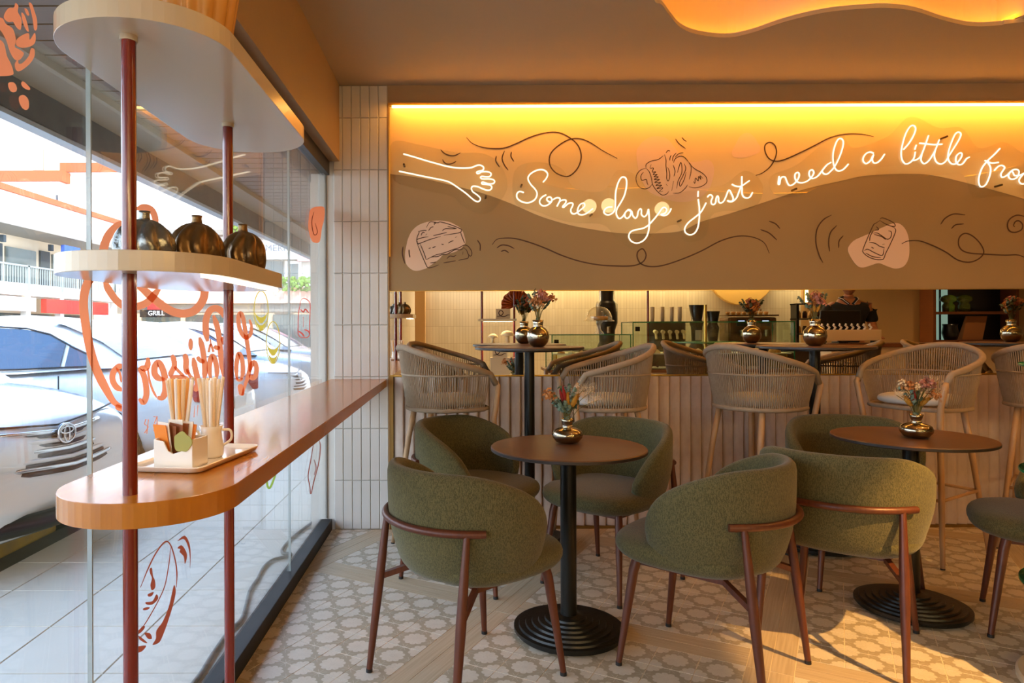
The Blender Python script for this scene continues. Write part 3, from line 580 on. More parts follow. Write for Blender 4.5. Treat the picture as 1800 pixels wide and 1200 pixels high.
spots = [(.041, 2.375, 39, 'green upholstered lounge chair seen from behind, nearest the window at the front left'),
    (.072, 3.33, -33, 'green lounge chair behind the left low table, turned side-on beside the tiled pillar'),
    (.70, 3.235, -135, 'green lounge chair facing the camera behind the left low table'),
    (.877, 2.435, 139, 'green lounge chair seen from behind at the front right of the left low table'),
    (1.475, 2.63, 50, 'green lounge chair with its back to us, in front of the right low table'),
    (1.89, 3.28, -104, 'green lounge chair facing the camera behind the right low table'),
    (2.36, 2.68, 146, 'green lounge chair cut off by the right edge of the photo, its seat showing')]
for i, (x, y, a, lb) in enumerate(spots):
    if i == 0: ch.location = (x, y, 0); ch.rotation_euler = (0, 0, radians(a)); ch['label'] = lb; ch['group'] = GC
    else: dup(ch, (x, y, 0), radians(a), lb, GC)
# ---- low tables
top_m = mat('walnut_laminate_top', '6A472C', .36, noise=(5, .5, (1, 1, 1)), col2='432D1D', bump=(60, .1), spec=.35)
edge_m = mat('dark_laminate_edge', '2A211A', .4)
iron = mat('black_cast_iron', '17150F', .34, .4, bump=(90, .25), spec=.5)
def base_profile(R):
    p = [(0, .0), (R*.96, .0), (R*.96, .006), (R, .010), (R, .022)]
    n = 6
    for i in range(n):
        r = R*(.90-i*.118); p += [(r+.003, .0225+i*.0068), (r, .0300+i*.0068), (r-.010, .0298+i*.0068)]
    return p+[(.045, .066), (.033, .070), (0, .070)]
def low_table(name, lb, loc, R, H, RB, post, plate=False, group=None):
    t = thing(name, lb, 'table', loc, 0, group)
    tp = obj('tabletop', B().lathe([(0, H-.016), (R-.004, H-.016), (R, H-.013), (R, H-.003), (R-.003, H), (0, H)], 72), top_m, t, smooth=True, sharp=30)
    obj('edge_band', B().lathe([(R-.006, H-.0165), (R+.0008, H-.0135), (R+.0008, H-.004), (R-.001, H-.0035)], 72), edge_m, tp, smooth=True, sharp=30)
    obj('underside_plate', B().lathe([(0, H-.026), (R*.62 if plate else R*.5, H-.026), (R*.62 if plate else R*.5, H-.017), (0, H-.017)], 40), iron, t)
    obj('post', B().cyl((0, 0, .06), (0, 0, H-.026), post, n=28), iron, t, smooth=True, sharp=40)
    obj('base', B().lathe(base_profile(RB), 56), iron, t, smooth=True, sharp=18, loc=(0, 0, .008))
    [obj('foot_pad', B().cyl((a_, b_, 0), (a_, b_, .012), .02, n=10), rubber, t) for a_, b_ in ((RB*.8, 0), (-RB*.4, RB*.7), (-RB*.4, -RB*.7))]
    return t
low_table('round_table', 'low round walnut table on black pedestal among four green chairs, left of centre', (.425, 2.685, 0), .303, .735, .215, .0315, group='low round tables')
low_table('round_table', 'low round walnut table on black pedestal at the right, squat vase on it', (1.915, 2.90, 0), .303, .735, .215, .0315, group='low round tables')
BT = 'tall bar tables along the mirror'
low_table('bar_table', 'tall round bar table at the mirror between the first two rope stools', (.385, 3.78, 0), .300, 1.098, .245, .0285, True, BT)
low_table('bar_table', 'tall round bar table at the mirror, second from the window, behind the right green chairs', (1.965, 3.78, 0), .300, 1.098, .245, .0285, True, BT)
low_table('bar_table', 'tall round bar table cut off at the right edge, mostly seen in the mirror', (3.60, 3.78, 0), .300, 1.098, .245, .0285, True, BT)
# ---- rope bar stools
rope = mat('taupe_rope', 'A39078', .85, bump=(260, .9, (1, 1, 3)), noise=(40, .3), spec=.2)
wood_leg = mat('pale_oak_finish', 'B9946C', .45, noise=(9, .4, (5, 5, .6)), col2='94704A')
cush = mat('light_grey_seat_pad', 'C9C4BA', .9, bump=(200, .2))
def rim_pt(t):
    A = t*radians(118); a = abs(t); z = 1.100-.155*max(0, a-.08)**1.25
    return Vector((-cos(A)*.245+(.055*max(0, a-.6)/.4), sin(A)*.262, z))
def bot_pt(t):
    A = t*radians(118); a = abs(t)
    return Vector((-cos(A)*.200+(.06*max(0, a-.6)/.4), sin(A)*.220, .775))
def stool():
    t = thing('bar_stool', '', 'stool')
    ts = [-1+2*i/48 for i in range(49)]
    R = [rim_pt(u) for u in ts]; Bt = [bot_pt(u) for u in ts]
    f1 = rim_pt(1)+Vector((.035, -.006, -.035)); f2 = bot_pt(1)+Vector((.045, 0, .12))
    obj('rim', B().tube([(f1.x, -f1.y, f1.z-.02)]+R+[(f1.x, f1.y, f1.z-.02)], .0165, 10), rope, t, smooth=True)
    obj('lower_ring', B().tube(Bt+[(.19, .15, .775), (.215, 0, .775), (.19, -.15, .775)], .012, 8, closed=True), rope, t, smooth=True)
    mid = []
    for u in ts: a, b_ = rim_pt(u), bot_pt(u); k = (.955-b_.z)/(a.z-b_.z); p = b_.lerp(a, min(1, k)); mid.append(p+(Vector((p.x, p.y, 0)).normalized()*.004))
    obj('middle_band', B().tube(mid, .0055, 6), rope, t, smooth=True)
    b = B(); n = 90
    for i in range(n):
        u = -.985+1.97*i/(n-1); p, q = rim_pt(u), bot_pt(u); m_ = q.lerp(p, .57)+Vector((p.x, p.y, 0)).normalized()*.003
        sh = random.uniform(-.0015, .0015)
        b.tube([q, m_, p], .0035, 5, caps=False)
    obj('rope_weave', b, rope, t, kind='stuff', smooth=True)
    for s in (-1, 1):
        g = bot_pt(1); top = Vector((f1.x, f1.y*s, f1.z-.01))
        l = obj('leg', B().tube([top, (f1.x+.012, (f1.y+.002)*s, .90), (.215, .205*s, .79), (.205, .197*s, .72), (.225, .212*s, .36), (.25, .230*s, .004)], [.0145, .0145, .0145, .0155, .0145, .0105], 10), wood_leg, t, smooth=True)
        obj('foot_cap', B().cyl((.25, .230*s, .006), (.2503, .2302*s, 0), .011, n=10), rubber, l)
        l = obj('leg', B().tube([(-.120, .135*s, .785), (-.155, .150*s, .60), (-.235, .20*s, .004)], [.016, .016, .0105], 10), wood_leg, t, smooth=True)
        obj('foot_cap', B().cyl((-.235, .20*s, .006), (-.2355, .2*s, 0), .011, n=10), rubber, l)
        obj('side_footrest', B().tube([(.227, .213*s, .33), (-.190, .172*s, .33)], .0085, 8), wood_leg, t, smooth=True)
    obj('front_footrest', B().tube([(.227, -.213, .33), (.227, .213, .33)], .0085, 8), wood_leg, t, smooth=True)
    obj('rear_footrest', B().tube([(-.190, -.172, .33), (-.190, .172, .33)], .0085, 8), wood_leg, t, smooth=True)
    obj('seat_rail', B().bb(-.17, .20, -.012, .012, .765, .78), wood_leg, t); obj('cross_rail', B().bb(-.012, .012, -.2, .2, .765, .78), wood_leg, t)
    b = B()
    def pad(u, v):
        a = 2*pi*u; c, s = cos(a), sin(a); X = abs(c)**.8*(1 if c > 0 else -1); Y = abs(s)**.8*(1 if s > 0 else -1)
        pr = [(0, .842), (.7, .842), (.93, .834), (1, .816), (.96, .796), (.8, .788), (0, .787)]
        k = min(len(pr)-1.001, v*(len(pr)-1)); i = int(k); f = k-i; r = pr[i][0]*(1-f)+pr[i+1][0]*f; z = pr[i][1]*(1-f)+pr[i+1][1]*f
        return Vector((X*.20*r+.02, Y*.190*r, z))
    b.grid(28, 7, pad, closeu=True); obj('seat_cushion', b, cush, t, smooth=True, sub=1)
    return t
st = stool(); GS = 'woven rope bar stools at the mirror'
for i, (x, y, a, lb) in enumerate([(-.085, 3.72, 22, 'rope bar stool nearest the window, back turned to us beside the tiled pillar'),
    (.80, 3.72, 183, 'rope bar stool right of the first bar table, facing left with light cushion showing'),
    (1.60, 3.69, 28, 'rope bar stool with its back towards us, left of the second bar table'),
    (2.50, 3.69, -153, 'rope bar stool turned towards us, pale seat pad showing, behind the right low table'),
    (3.22, 3.69, 40, 'rope bar stool at the right edge of the photo, its back to us')]):
    if i == 0: st.location = (x, y, 0); st.rotation_euler = (0, 0, radians(a)); st['label'] = lb; st['group'] = GS
    else: dup(st, (x, y, 0), radians(a), lb, GS)
# ---- vases and dried flowers
merc = mat('mercury_glass_bronze', 'B3A78E', .12, 1., noise=(22, .5, (1, 1, 1)), col2='6A5C42', bump=(35, .22))
def vase_round(lb, loc, g):
    t = thing('round_vase', lb, 'vase', loc, 0, g)
    obj('vase_body', B().lathe([(0, 0), (.026, 0), (.040, .008), (.054, .028), (.0605, .055), (.056, .082), (.042, .101), (.027, .109), (.0245, .114), (.027, .126), (.0305, .146), (.028, .146), (.022, .118), (.0, .105)], 40), merc, t, smooth=True)
    obj('neck_ring', B().lathe([(.0245, .108), (.0275, .110), (.0275, .114), (.0245, .116)], 32), mat('silvered_ring', 'D8D2C4', .12, 1.), t, smooth=True)
    return t
def vase_squat(lb, loc, g):
    t = thing('squat_vase', lb, 'vase', loc, 0, g)
    obj('vase_body', B().lathe([(0, 0), (.030, 0), (.046, .006), (.0605, .024), (.0625, .036), (.056, .050), (.038, .060), (.022, .0635), (.0185, .067), (.0185, .074), (.023, .086), (.0265, .098), (.0245, .098), (.016, .07), (0, .06)], 40), merc, t, smooth=True)
    obj('neck_ring', B().lathe([(.0185, .0655), (.0215, .0675), (.0215, .0705), (.0185, .0725)], 32), MC.get('silvered_ring') or mat('silvered_ring', 'D8D2C4', .12, 1.), t, smooth=True)
    return t
leaf_m = mat('eucalyptus_grey_green', '5F7460', .8, noise=(30, .5), col2='8FA391'); dkleaf = mat('dark_dried_leaf', '36442B', .8)
pink = mat('dusty_pink_petal', 'A5685A', .85, noise=(60, .5), col2='C98F78'); peach = mat('peach_petal', 'B0703A', .85, noise=(60, .5), col2='CF9A5C')
yel = mat('mustard_dried_spike', 'C08A2C', .9, noise=(90, .5), col2='8A6420'); red = mat('crimson_plume', '8E1A10', .85); cream_f = mat('cream_petal', 'E0C79C', .85)
stemm = mat('dried_stem', '6B6434', .9)
def leafdisc(b, c, n, r, asp=1.):
    n = n.normalized(); u = n.orthogonal().normalized(); w = n.cross(u); k = len(b.v); c = Vector(c)
    b.v += [tuple(c+n*r*.12)]+[tuple(c+u*cos(a)*r+w*sin(a)*r*asp) for a in [2*pi*i/6 for i in range(6)]]+[tuple(c-n*r*.10)]
    for i in range(6): b.f.append((k, k+1+i, k+1+(i+1) % 6)); b.f.append((k+7, k+1+(i+1) % 6, k+1+i))
def bouquet(lb, loc, g, sc, seed, kinds, lean=0.):
    rnd = random.Random(seed); t = thing('dried_flower_bouquet', lb, 'flowers', loc, 0, g)
    V = lambda a, tilt, h: Vector((cos(a)*sin(tilt)*h, sin(a)*sin(tilt)*h, cos(tilt)*h))
    sb = B()
    for k, (kind, a, tilt, h) in enumerate(kinds):
        a = radians(a); tilt = radians(tilt); h *= sc
        tip = V(a, tilt, h); bend = Vector((tip.x*.35, tip.y*.35, tip.z*.5))
        path = smooth2([Vector((0, 0, -.03)), bend, tip], 5); sb.tube(path, .0011*sc+.0004, 4)
        if kind == 'e':
            b = B()
            for i in range(24):
                f = .28+.75*i/24; q = min(len(path)-1, int(f*(len(path)-1))); p = path[q]+(tip-bend)*0.0
                p = bend.lerp(tip, max(0, (f-.3)/.7)) if f > .3 else path[q]
                d = V(rnd.uniform(0, 6.3), rnd.uniform(.6, 1.5), 1); leafdisc(b, p+d*.006*sc, d+Vector((0, 0, .4)), (.0125-.004*f)*sc, .8)
            obj('eucalyptus_sprig', b, leaf_m, t)
        elif kind in 'pouc':
            b = B(); R_ = {'p': .033, 'o': .031, 'u': .023, 'c': .018}[kind]*sc
            for i in range(60):
                d = V(rnd.uniform(0, 6.3), rnd.uniform(0, 2.1), 1); leafdisc(b, tip+d*R_*rnd.uniform(.3, 1.05), d+V(rnd.uniform(0, 6.3), 1.2, .8), R_*.26, .7)
            obj('blossom', b, {'p': pink, 'o': peach, 'u': cream_f, 'c': pink}[kind], t)
        elif kind in 'yr':
            b = B(); rr = (.0085 if kind == 'y' else .0075)*sc; q = [bend.lerp(tip, x/6) for x in range(7)]
            b.tube(q, [rr*.3, rr*.8, rr, rr, rr*.85, rr*.6, rr*.12], 7)
            for i in range(40 if kind == 'y' else 10):
                f = rnd.random(); p = bend.lerp(tip, f); d = V(rnd.uniform(0, 6.3), 1.2, 1); b.tube([p, p+d*rr*1.6], [rr*.25, .0001], 3)
            obj('flower_spike', b, yel if kind == 'y' else red, t, smooth=True)
        elif kind == 'd':
            b = B()
            for i in range(8):
                f = .3+.7*i/8; p = bend.lerp(tip, f); d = V(rnd.uniform(0, 6.3), rnd.uniform(.5, 1.4), 1); leafdisc(b, p+d*.012*sc, d.cross(Vector((0, 0, 1)))+Vector((0, 0, .3)), .013*sc, .5)
            obj('leaf_sprig', b, dkleaf, t)
        elif kind == 'b':
            b = B()
            for i in range(60):
                f = rnd.uniform(.35, 1); p = bend.lerp(tip, f); d = V(rnd.uniform(0, 6.3), rnd.uniform(.2, 1.5), rnd.uniform(.01, .04)*sc); q = p+d
                b.tube([p, q], .0004, 3, caps=False); leafdisc(b, q, d, .0022*sc)
            obj('babys_breath', b, cream_f, t, kind='stuff')
    obj('stems', sb, stemm, t)
    return t
VG = 'vases on the bar tables'; FG = 'dried bouquets in the vases'
K1 = [('e', 150, 22, .15), ('e', 120, 12, .155), ('e', 200, 28, .12), ('p', 40, 12, .125), ('p', 350, 20, .12), ('p', 300, 10, .135), ('o', 20, 34, .135), ('o', 210, 14, .10), ('o', 270, 22, .095), ('y', 250, 12, .10), ('y', 180, 20, .10), ('d', 330, 30, .11), ('d', 60, 28, .12), ('d', 100, 18, .17), ('u', 280, 28, .085)]
K2 = [('e', 170, 34, .15), ('e', 200, 22, .155), ('e', 10, 28, .16), ('e', 340, 16, .15), ('e', 120, 16, .14), ('p', 270, 8, .125), ('p', 60, 14, .11), ('p', 300, 18, .10), ('o', 200, 16, .095), ('y', 230, 14, .09), ('y', 320, 16, .09), ('d', 30, 20, .11), ('o', 80, 30, .09)]
K3 = [('y', 262, 8, .115), ('y', 230, 6, .10), ('y', 330, 22, .115), ('y', 10, 24, .11), ('r', 230, 14, .145), ('r', 200, 16, .13), ('e', 150, 14, .135), ('o', 190, 38, .125), ('e', 215, 34, .10), ('e', 180, 40, .09), ('e', 205, 30, .075), ('e', 165, 30, .125), ('e', 60, 10, .14), ('e', 90, 16, .13), ('y', 340, 24, .105), ('e', 350, 14, .13), ('e', 240, 18, .08), ('e', 140, 24, .07), ('d', 350, 34, .085), ('d', 20, 28, .08), ('d', 175, 26, .08), ('b', 5, 42, .165), ('b', 350, 56, .15), ('b', 10, 30, .15), ('y', 290, 12, .07), ('e', 280, 20, .06)]
K4 = [('p', 340, 16, .135), ('p', 10, 24, .13), ('c', 300, 10, .13), ('u', 160, 20, .14), ('u', 250, 8, .115), ('o', 180, 16, .12), ('r', 215, 14, .115), ('r', 200, 20, .10), ('e', 200, 14, .115), ('e', 210, 20, .10), ('e', 30, 10, .13), ('y', 190, 38, .10), ('y', 180, 30, .095), ('y', 350, 34, .10), ('y', 10, 28, .085), ('o', 350, 40, .10), ('b', 0, 34, .165), ('b', 5, 46, .15), ('b', 180, 44, .12), ('b', 350, 20, .15), ('d', 260, 20, .07), ('e', 170, 28, .13)]
vase_round('round bronze mercury-glass vase on the first bar table from the window', (.425, 3.70, 1.098), VG)
bouquet('dried bouquet with pink and orange blooms, in the vase on the first bar table', (.425, 3.70, 1.238), FG, 1.05, 1, K1)
vase_round('round bronze mercury-glass vase on the middle bar table', (1.925, 3.70, 1.098), VG)
bouquet('dried eucalyptus bouquet with upright sprigs, in the vase on the middle bar table', (1.925, 3.70, 1.238), FG, 1.0, 2, K2)
vase_round('round bronze vase on the cut-off bar table, showing at the right edge of the mirror', (3.62, 3.72, 1.098), VG)
bouquet('sparse orange dried bouquet at the right edge of the mirror', (3.62, 3.72, 1.238), FG, 1.0, 3, K1)
vase_squat('squat golden mercury-glass vase on the left low table', (.435, 2.765, .735), 'squat vases on the low tables')
bouquet('dried bouquet with a crimson plume, in the squat vase on the left low table', (.435, 2.765, .828), FG, 1.0, 4, K3)
vase_squat('squat golden mercury-glass vase on the right low table', (1.915, 2.865, .735), 'squat vases on the low tables')
bouquet('dried bouquet of cream and coral blooms, in the squat vase on the right low table', (1.915, 2.865, .828), FG, 1.0, 5, K4)
# ---- tiered glass stand at the right edge
tg = glass_mat('green_edge_glass', (.90, .97, .93), .06); ge = mat('glass_green_edge', '1F7A4A', .1, trans=.3, spec=.8)
tt = thing('tiered_glass_stand', 'round tiered glass display stand with green glass edges at the right edge', 'display stand', (2.16, 2.20, 0))
for z in (.335, .71, 1.07):
    s_ = obj('glass_shelf', B().lathe([(0, z-.005), (.279, z-.005), (.279, z+.005), (0, z+.005)], 64), tg, tt)
    obj('shelf_edge', B().lathe([(.2785, z-.005), (.281, z-.004), (.281, z+.004), (.2785, z+.005)], 64), ge, s_, smooth=True)
obj('pole', B().cyl((0, 0, .02), (0, 0, 1.4), .012, n=16), brass, tt, smooth=True, sharp=40)
obj('base', B().lathe([(0, 0), (.29, 0), (.29, .018), (.283, .024), (0, .024)], 64), mat('cream_stone_base', 'CDB894', .4), tt, smooth=True, sharp=30)
# =================================================== WINDOW, COUNTER AND SHELF UNIT
wglass = glass_mat('window_glass', (.96, .975, .97), .05)
w1 = empty_structure('window_1', (-.80, 0, 0))
ys = [-.9, -.25, 1.475, 3.2, 4.098]
for a, b_ in zip(ys, ys[1:]): obj('pane', B().bb(-.004, .004, a+.002, b_-.002, .05, 2.135), wglass, w1)
jm = mat('clear_silicone_joint', 'C9D4D2', .2, trans=.4)
for y in ys[1:4]: obj('glass_joint', B().bb(-.005, .005, y-.0025, y+.0025, .066, 2.12), jm, w1)
obj('jamb_bead', B().bb(-.006, .004, 4.09, 4.10, .066, 2.12), mat('grey_bead', '6a665f', .6), w1)
GX = -.795
GLIFT = [0]
def GP(off_=0.):
    def f(x, y): GLIFT[0] += 1; o_ = off_+(GLIFT[0] % 900)*3e-6; Y, z = onglass(x, y, GX+o_); return (GX+o_, Y, z)
    return f
coral = decal_mat('coral_vinyl', 'EC8A5C'); yellow = decal_mat('yellow_vinyl', 'D9BE4A'); rust = decal_mat('rust_vinyl', '93422A'); pinkv = decal_mat('red_vinyl', 'D96050'); limev = decal_mat('lime_vinyl', '9DB24A')
def dec(name, m, ox, oy, s, ls, lb=None, root=None, k=5, taper=True, closed=False):
    b = B()
    for w_, l in ls: ribbon(b, zc(ox, oy, s, l), w_/s*(1.75 if m is coral and s > 1 else 1.3), GP(), k, taper, closed)
    return obj(name, b, m, root, recalc=False, label=lb)
def fill(name, m, ox, oy, s, polys, root, k=4):
    b = B()
    for l in polys:
        P = smooth2([Vector(p) for p in zc(ox, oy, s, l)], k, True); P = [onglass(p.x, p.y, GX) for p in P]
        b.prism([P], None, 0, lambda u, v, w_: (GX, u, v))
    return obj(name, b, m, root, recalc=False)
d1 = thing('window_lettering', 'large coral script lettering on the window, mirrored from inside, with a looping bow', 'window decal', (0, 0, 0))
dec('scroll', coral, 0, 0, 1, [(12, [(216, 716), (200, 706), (186, 683), (172, 655), (160, 620), (152, 580), (147, 540), (149, 512), (158, 490), (171, 470), (180, 452), (184, 430), (192, 412), (207, 398), (222, 395), (236, 402), (246, 425), (240, 450)]),
    (10, [(182, 488), (190, 507), (203, 526), (218, 537), (238, 539), (258, 532), (271, 518), (281, 506)]), (11, [(236, 500), (252, 509), (268, 523), (290, 540), (312, 550), (335, 549), (350, 538), (359, 520), (357, 500), (340, 488), (322, 490)]),
    (9, [(240, 367), (255, 364), (268, 371), (273, 390), (262, 410)])], k=6)
L3 = lambda w_, l: (w_, l)
dec('letter', coral, 140, 520, 5.455, [(34, [(420, 665), (370, 680), (325, 730), (315, 800), (350, 870), (415, 905)]), (14, [(350, 690), (385, 740), (400, 830)]), (30, [(350, 1045), (380, 1075), (430, 1080), (470, 1050)])], root=d1)
dec('letter', coral, 140, 520, 5.455, [(34, [(655, 590), (655, 640), (640, 690), (590, 700), (615, 760), (635, 850), (640, 950), (610, 1020), (570, 985)]), (13, [(655, 690), (668, 800), (700, 900), (740, 975)])], root=d1)
dec('letter', coral, 140, 520, 5.455, [(36, [(745, 975), (790, 975), (820, 920), (822, 820), (800, 710), (757, 640), (720, 680), (722, 750), (760, 790), (815, 800)])], root=d1)
dec('letter', coral, 280, 520, 6, [(34, [(135, 620), (155, 680), (158, 740), (130, 800), (108, 850)]), (26, [(110, 862), (200, 855), (300, 862)]), (20, [(160, 745), (200, 790), (265, 850)])], root=d1)
dec('letter', coral, 280, 520, 6, [(36, [(268, 610), (283, 680), (282, 760), (300, 830)]), (20, [(290, 770), (330, 850), (380, 880)])], root=d1)
dec('letter', coral, 280, 520, 6, [(36, [(358, 650), (378, 760), (400, 860), (402, 950), (375, 1005)])], root=d1); fill('letter_dot', coral, 280, 520, 6, [[(330, 445), (352, 470), (356, 510), (350, 555), (332, 575), (312, 550), (306, 510), (312, 470)]], d1)
dec('letter', coral, 280, 520, 6, [(34, [(425, 435), (452, 540), (472, 660), (480, 780), (475, 880)]), (26, [(400, 640), (430, 680), (480, 695)])], root=d1)
dec('letter_accent', coral, 280, 520, 6, [(14, [(520, 595), (542, 510), (572, 590)]), (9, [(540, 455), (545, 520)])], root=d1, taper=False)
dec('letter', coral, 280, 520, 6, [(32, [(545, 880), (528, 770), (540, 670), (562, 635), (590, 680), (608, 780), (600, 880)])], root=d1)
dec('letter', coral, 280, 520, 6, [(34, [(572, 205), (612, 330), (636, 480), (655, 680), (685, 870)]), (40, [(510, 480), (492, 380), (492, 260), (530, 160), (590, 130), (650, 155), (690, 230)]), (26, [(580, 525), (605, 548), (640, 545)]), (28, [(665, 430), (680, 480), (700, 510)])], root=d1)
dec('letter', coral, 280, 520, 6, [(28, [(820, 880), (812, 760), (825, 650), (845, 610), (875, 680), (882, 800), (862, 880)]), (16, [(810, 860), (840, 890), (885, 870)])], root=d1)
dec('letter', coral, 280, 520, 6, [(26, [(952, 250), (972, 320), (962, 400), (915, 440), (865, 390), (838, 300), (838, 210), (862, 185), (890, 260), (912, 400), (928, 500), (945, 620), (955, 740), (935, 850), (905, 940), (875, 1050)]), (34, [(852, 930), (862, 990), (875, 1050)]), (30, [(955, 800), (975, 720), (1005, 705), (1025, 760), (1015, 840), (980, 865), (950, 830)])], root=d1)
for i, l in enumerate(([(258, 762), (261, 737), (256, 737), (254, 745), (261, 750), (254, 761)], [(276, 731), (276, 756), (270, 757), (276, 744), (271, 744), (276, 732), (270, 732)], [(341, 733), (342, 713), (347, 731), (348, 712)])):
    b = B(); ribbon(b, l, 1.6, GP(), 1, False); obj('small_letter', b, coral, d1, recalc=False)
for c in d1.children: pass
bpy.data.objects['scroll'].parent = d1
def macaron(lb, cx, cy, rx, ry):
    t = thing('macaron_sticker', lb, 'window decal', (0, 0, 0), group='macaron stickers on the window')
    b = B(); ribbon(b, [(cx+rx*cos(a), cy+ry*sin(a)) for a in [2*pi*i/14 for i in range(15)]], 1.5, GP(), 2, False); obj('outline', b, yellow, t, recalc=False)
    b = B(); 
    for q, s0, hh in ((.06, .98, .30), (.46, .80, .26)):
        up_ = [(cx+rx*s0*u, cy+ry*(q+.28*(1-u*u))) for u in [-1, -.6, -.2, .2, .6, 1]]; lo = [(cx+rx*s0*u, cy+ry*(q+hh*(1-u*u)*1.+.28*(1-u*u))) for u in [1, .6, .2, -.2, -.6, -1]]
        P = [onglass(x, y, GX) for x, y in up_+lo[1:-1]]; b.prism([P], None, 0, lambda u, v, w_: (GX, u, v))
    obj('crescent', b, yellow, t, recalc=False, kind='stuff')
macaron('yellow macaron sticker high on the window, under the white shelf end', 459, 546, 12.5, 35); macaron('yellow macaron sticker on the window, lower and nearer the pillar', 480, 602, 12, 37)
t = thing('croissant_sticker', 'coral pastry sticker high on the window at the tiled pillar', 'window decal')
fill('coral_shape', coral, 540, 360, 5, [[(30, 40), (90, 15), (150, 25), (150, 120), (130, 200), (110, 320), (60, 330), (30, 290), (10, 200), (15, 110)]], t); dec('inner_line', rust, 540, 360, 5, [(5, [(60, 60), (40, 150), (60, 260), (90, 240), (70, 160)])], root=t)
t = thing('bread_sticker', 'red line drawing of a jar sticker on the window beside the pillar', 'window decal')
dec('outline', pinkv, 400, 500, 6, [(6, [(770, 170), (800, 145), (840, 160), (870, 200), (870, 300), (865, 420), (860, 540), (800, 560), (750, 530), (745, 420), (750, 300), (765, 220), (770, 170)]), (10, [(770, 260), (800, 290), (820, 260), (860, 300)]), (12, [(750, 490), (790, 520), (810, 550)]), (10, [(810, 475), (850, 490), (870, 520)]), (6, [(800, 340), (800, 450)])], root=t)
t = thing('leaf_sticker', 'small lime green leaf sticker low on the window under the counter', 'window decal')
dec('outline', limev, 440, 340, 2.14, [(6, [(60, 1055), (65, 1100), (75, 1105), (90, 1070), (98, 1040)]), (3, [(62, 1060), (80, 1050), (95, 1045)])], root=t)
t = thing('baguette_sticker', 'long thin rust line drawing low on the window at the pillar', 'window decal')
dec('outline', rust, 440, 340, 2.14, [(2.5, [(240, 930), (228, 1000), (218, 1060), (224, 1100), (228, 1130), (240, 1080), (258, 1010), (264, 950), (258, 925)]), (2, [(240, 1000), (248, 1030), (240, 1060)])], root=t)
t = thing('croissant_sticker', 'large coral pastry sticker cut off at the top left of the window', 'window decal')
fill('coral_shape', coral, 0, 0, 5.72, [[(-120, 380), (-20, 390), (40, 440), (70, 560), (110, 640), (135, 720), (120, 755), (0, 765), (-140, 750)], [(-60, 190), (20, 180), (60, 240), (130, 290), (160, 400), (150, 470), (200, 500), (240, 540), (200, 600), (150, 600), (100, 520), (60, 400), (0, 300), (-60, 290)],
    [(50, 130), (90, 80), (140, 75), (155, 30), (185, 60), (180, 120), (215, 190), (210, 295), (175, 285), (150, 250), (130, 220), (80, 220), (40, 180)], [(290, 30), (320, 40), (350, 120), (372, 200), (372, 290), (345, 300), (330, 200), (310, 110)], [(215, 130), (245, 150), (270, 220), (290, 310), (270, 310), (235, 240)], [(245, 85), (275, 95), (295, 150), (270, 150)],
    [(165, 400), (230, 350), (290, 335), (300, 400), (350, 330), (358, 410), (320, 460), (230, 480), (170, 460)], [(150, 640), (180, 600), (190, 640), (230, 630), (290, 560), (310, 490), (345, 495), (345, 570), (290, 650), (200, 715), (160, 700)]], t)
for i, p in enumerate(([(85, 835), (140, 830), (170, 880), (160, 920), (120, 925), (90, 890)], [(215, 830), (240, 820), (300, 880), (295, 905), (250, 890), (220, 860)], [(195, 970), (240, 955), (285, 1000), (290, 1080), (260, 1105), (220, 1080), (192, 1020)])): fill('coral_dot', coral, 0, 0, 5.72, [p], t)
t = thing('cup_sticker', 'rust brown brush drawing of a bread slice low on the window beneath the counter', 'window decal')
dec('outline', rust, 220, 920, 5, [(9, [(135, 560), (200, 400), (270, 260), (350, 160), (400, 190), (440, 320), (455, 440), (450, 560)]), (7, [(400, 210), (385, 350), (350, 540), (290, 680), (200, 840), (140, 930)]), (22, [(170, 900), (130, 945), (90, 965)])], root=t)
fill('shading', rust, 220, 920, 5, [[(430, 540), (445, 600), (420, 720), (370, 880), (320, 1010), (290, 1050), (240, 1065), (270, 1010), (275, 940), (330, 860), (380, 740), (405, 640)], [(215, 400), (235, 390), (245, 460), (262, 500), (265, 560), (235, 585), (222, 540), (235, 480), (220, 440)], [(180, 690), (240, 680), (275, 620), (290, 660), (240, 710), (190, 710)], [(165, 740), (215, 735), (200, 755), (160, 760)], [(200, 620), (250, 600), (235, 635), (205, 640)], [(170, 960), (220, 965), (235, 1010), (200, 1010)], [(60, 1095), (180, 1070), (150, 1120), (90, 1135)], [(120, 985), (190, 1040), (180, 1050), (130, 1020)],
    [(460, 155), (520, 105), (560, 160), (575, 250), (570, 400), (565, 260), (540, 170), (510, 135)], [(460, 215), (490, 190), (520, 215), (545, 280), (525, 355), (515, 290), (480, 250), (485, 225)]], t)
# ---- counter with poles and shelves
cwood = mat('honey_oak_counter', 'B8721C', .24, noise=(4, .4, (9, .7, 1)), col2='8A4A12', spec=.5, coat=.25, bump=(9, .05, (9, .7, 1)))
u = thing('window_counter_unit', 'orange-brown wooden window counter with two dark red poles and two white shelves', 'counter')
def stadium(x0, x1, ya, yb, n=20, endb=True):
    r = (x1-x0)/2; c = (x0+x1)/2; P = [(c+r*cos(a), ya+r+r*sin(a)) for a in [pi+pi*i/n for i in range(n+1)]]
    P += [(c+r*cos(a), yb-r+r*sin(a)) for a in [pi*i/n for i in range(n+1)]] if endb else [(x1, yb), (x0, yb)]
    return P
obj('counter_top', B().prism([stadium(-.768, -.435, 1.175, 4.077, 28, False)], .855, .900), cwood, u, bevel=.003)
shm = mat('warm_white_shelf_lacquer', 'CDBB9E', .16, spec=.5)
obj('shelf', B().prism([stadium(-.762, -.44, 1.165, 1.835, 28)], 1.301, 1.337), shm, u, bevel=.003)
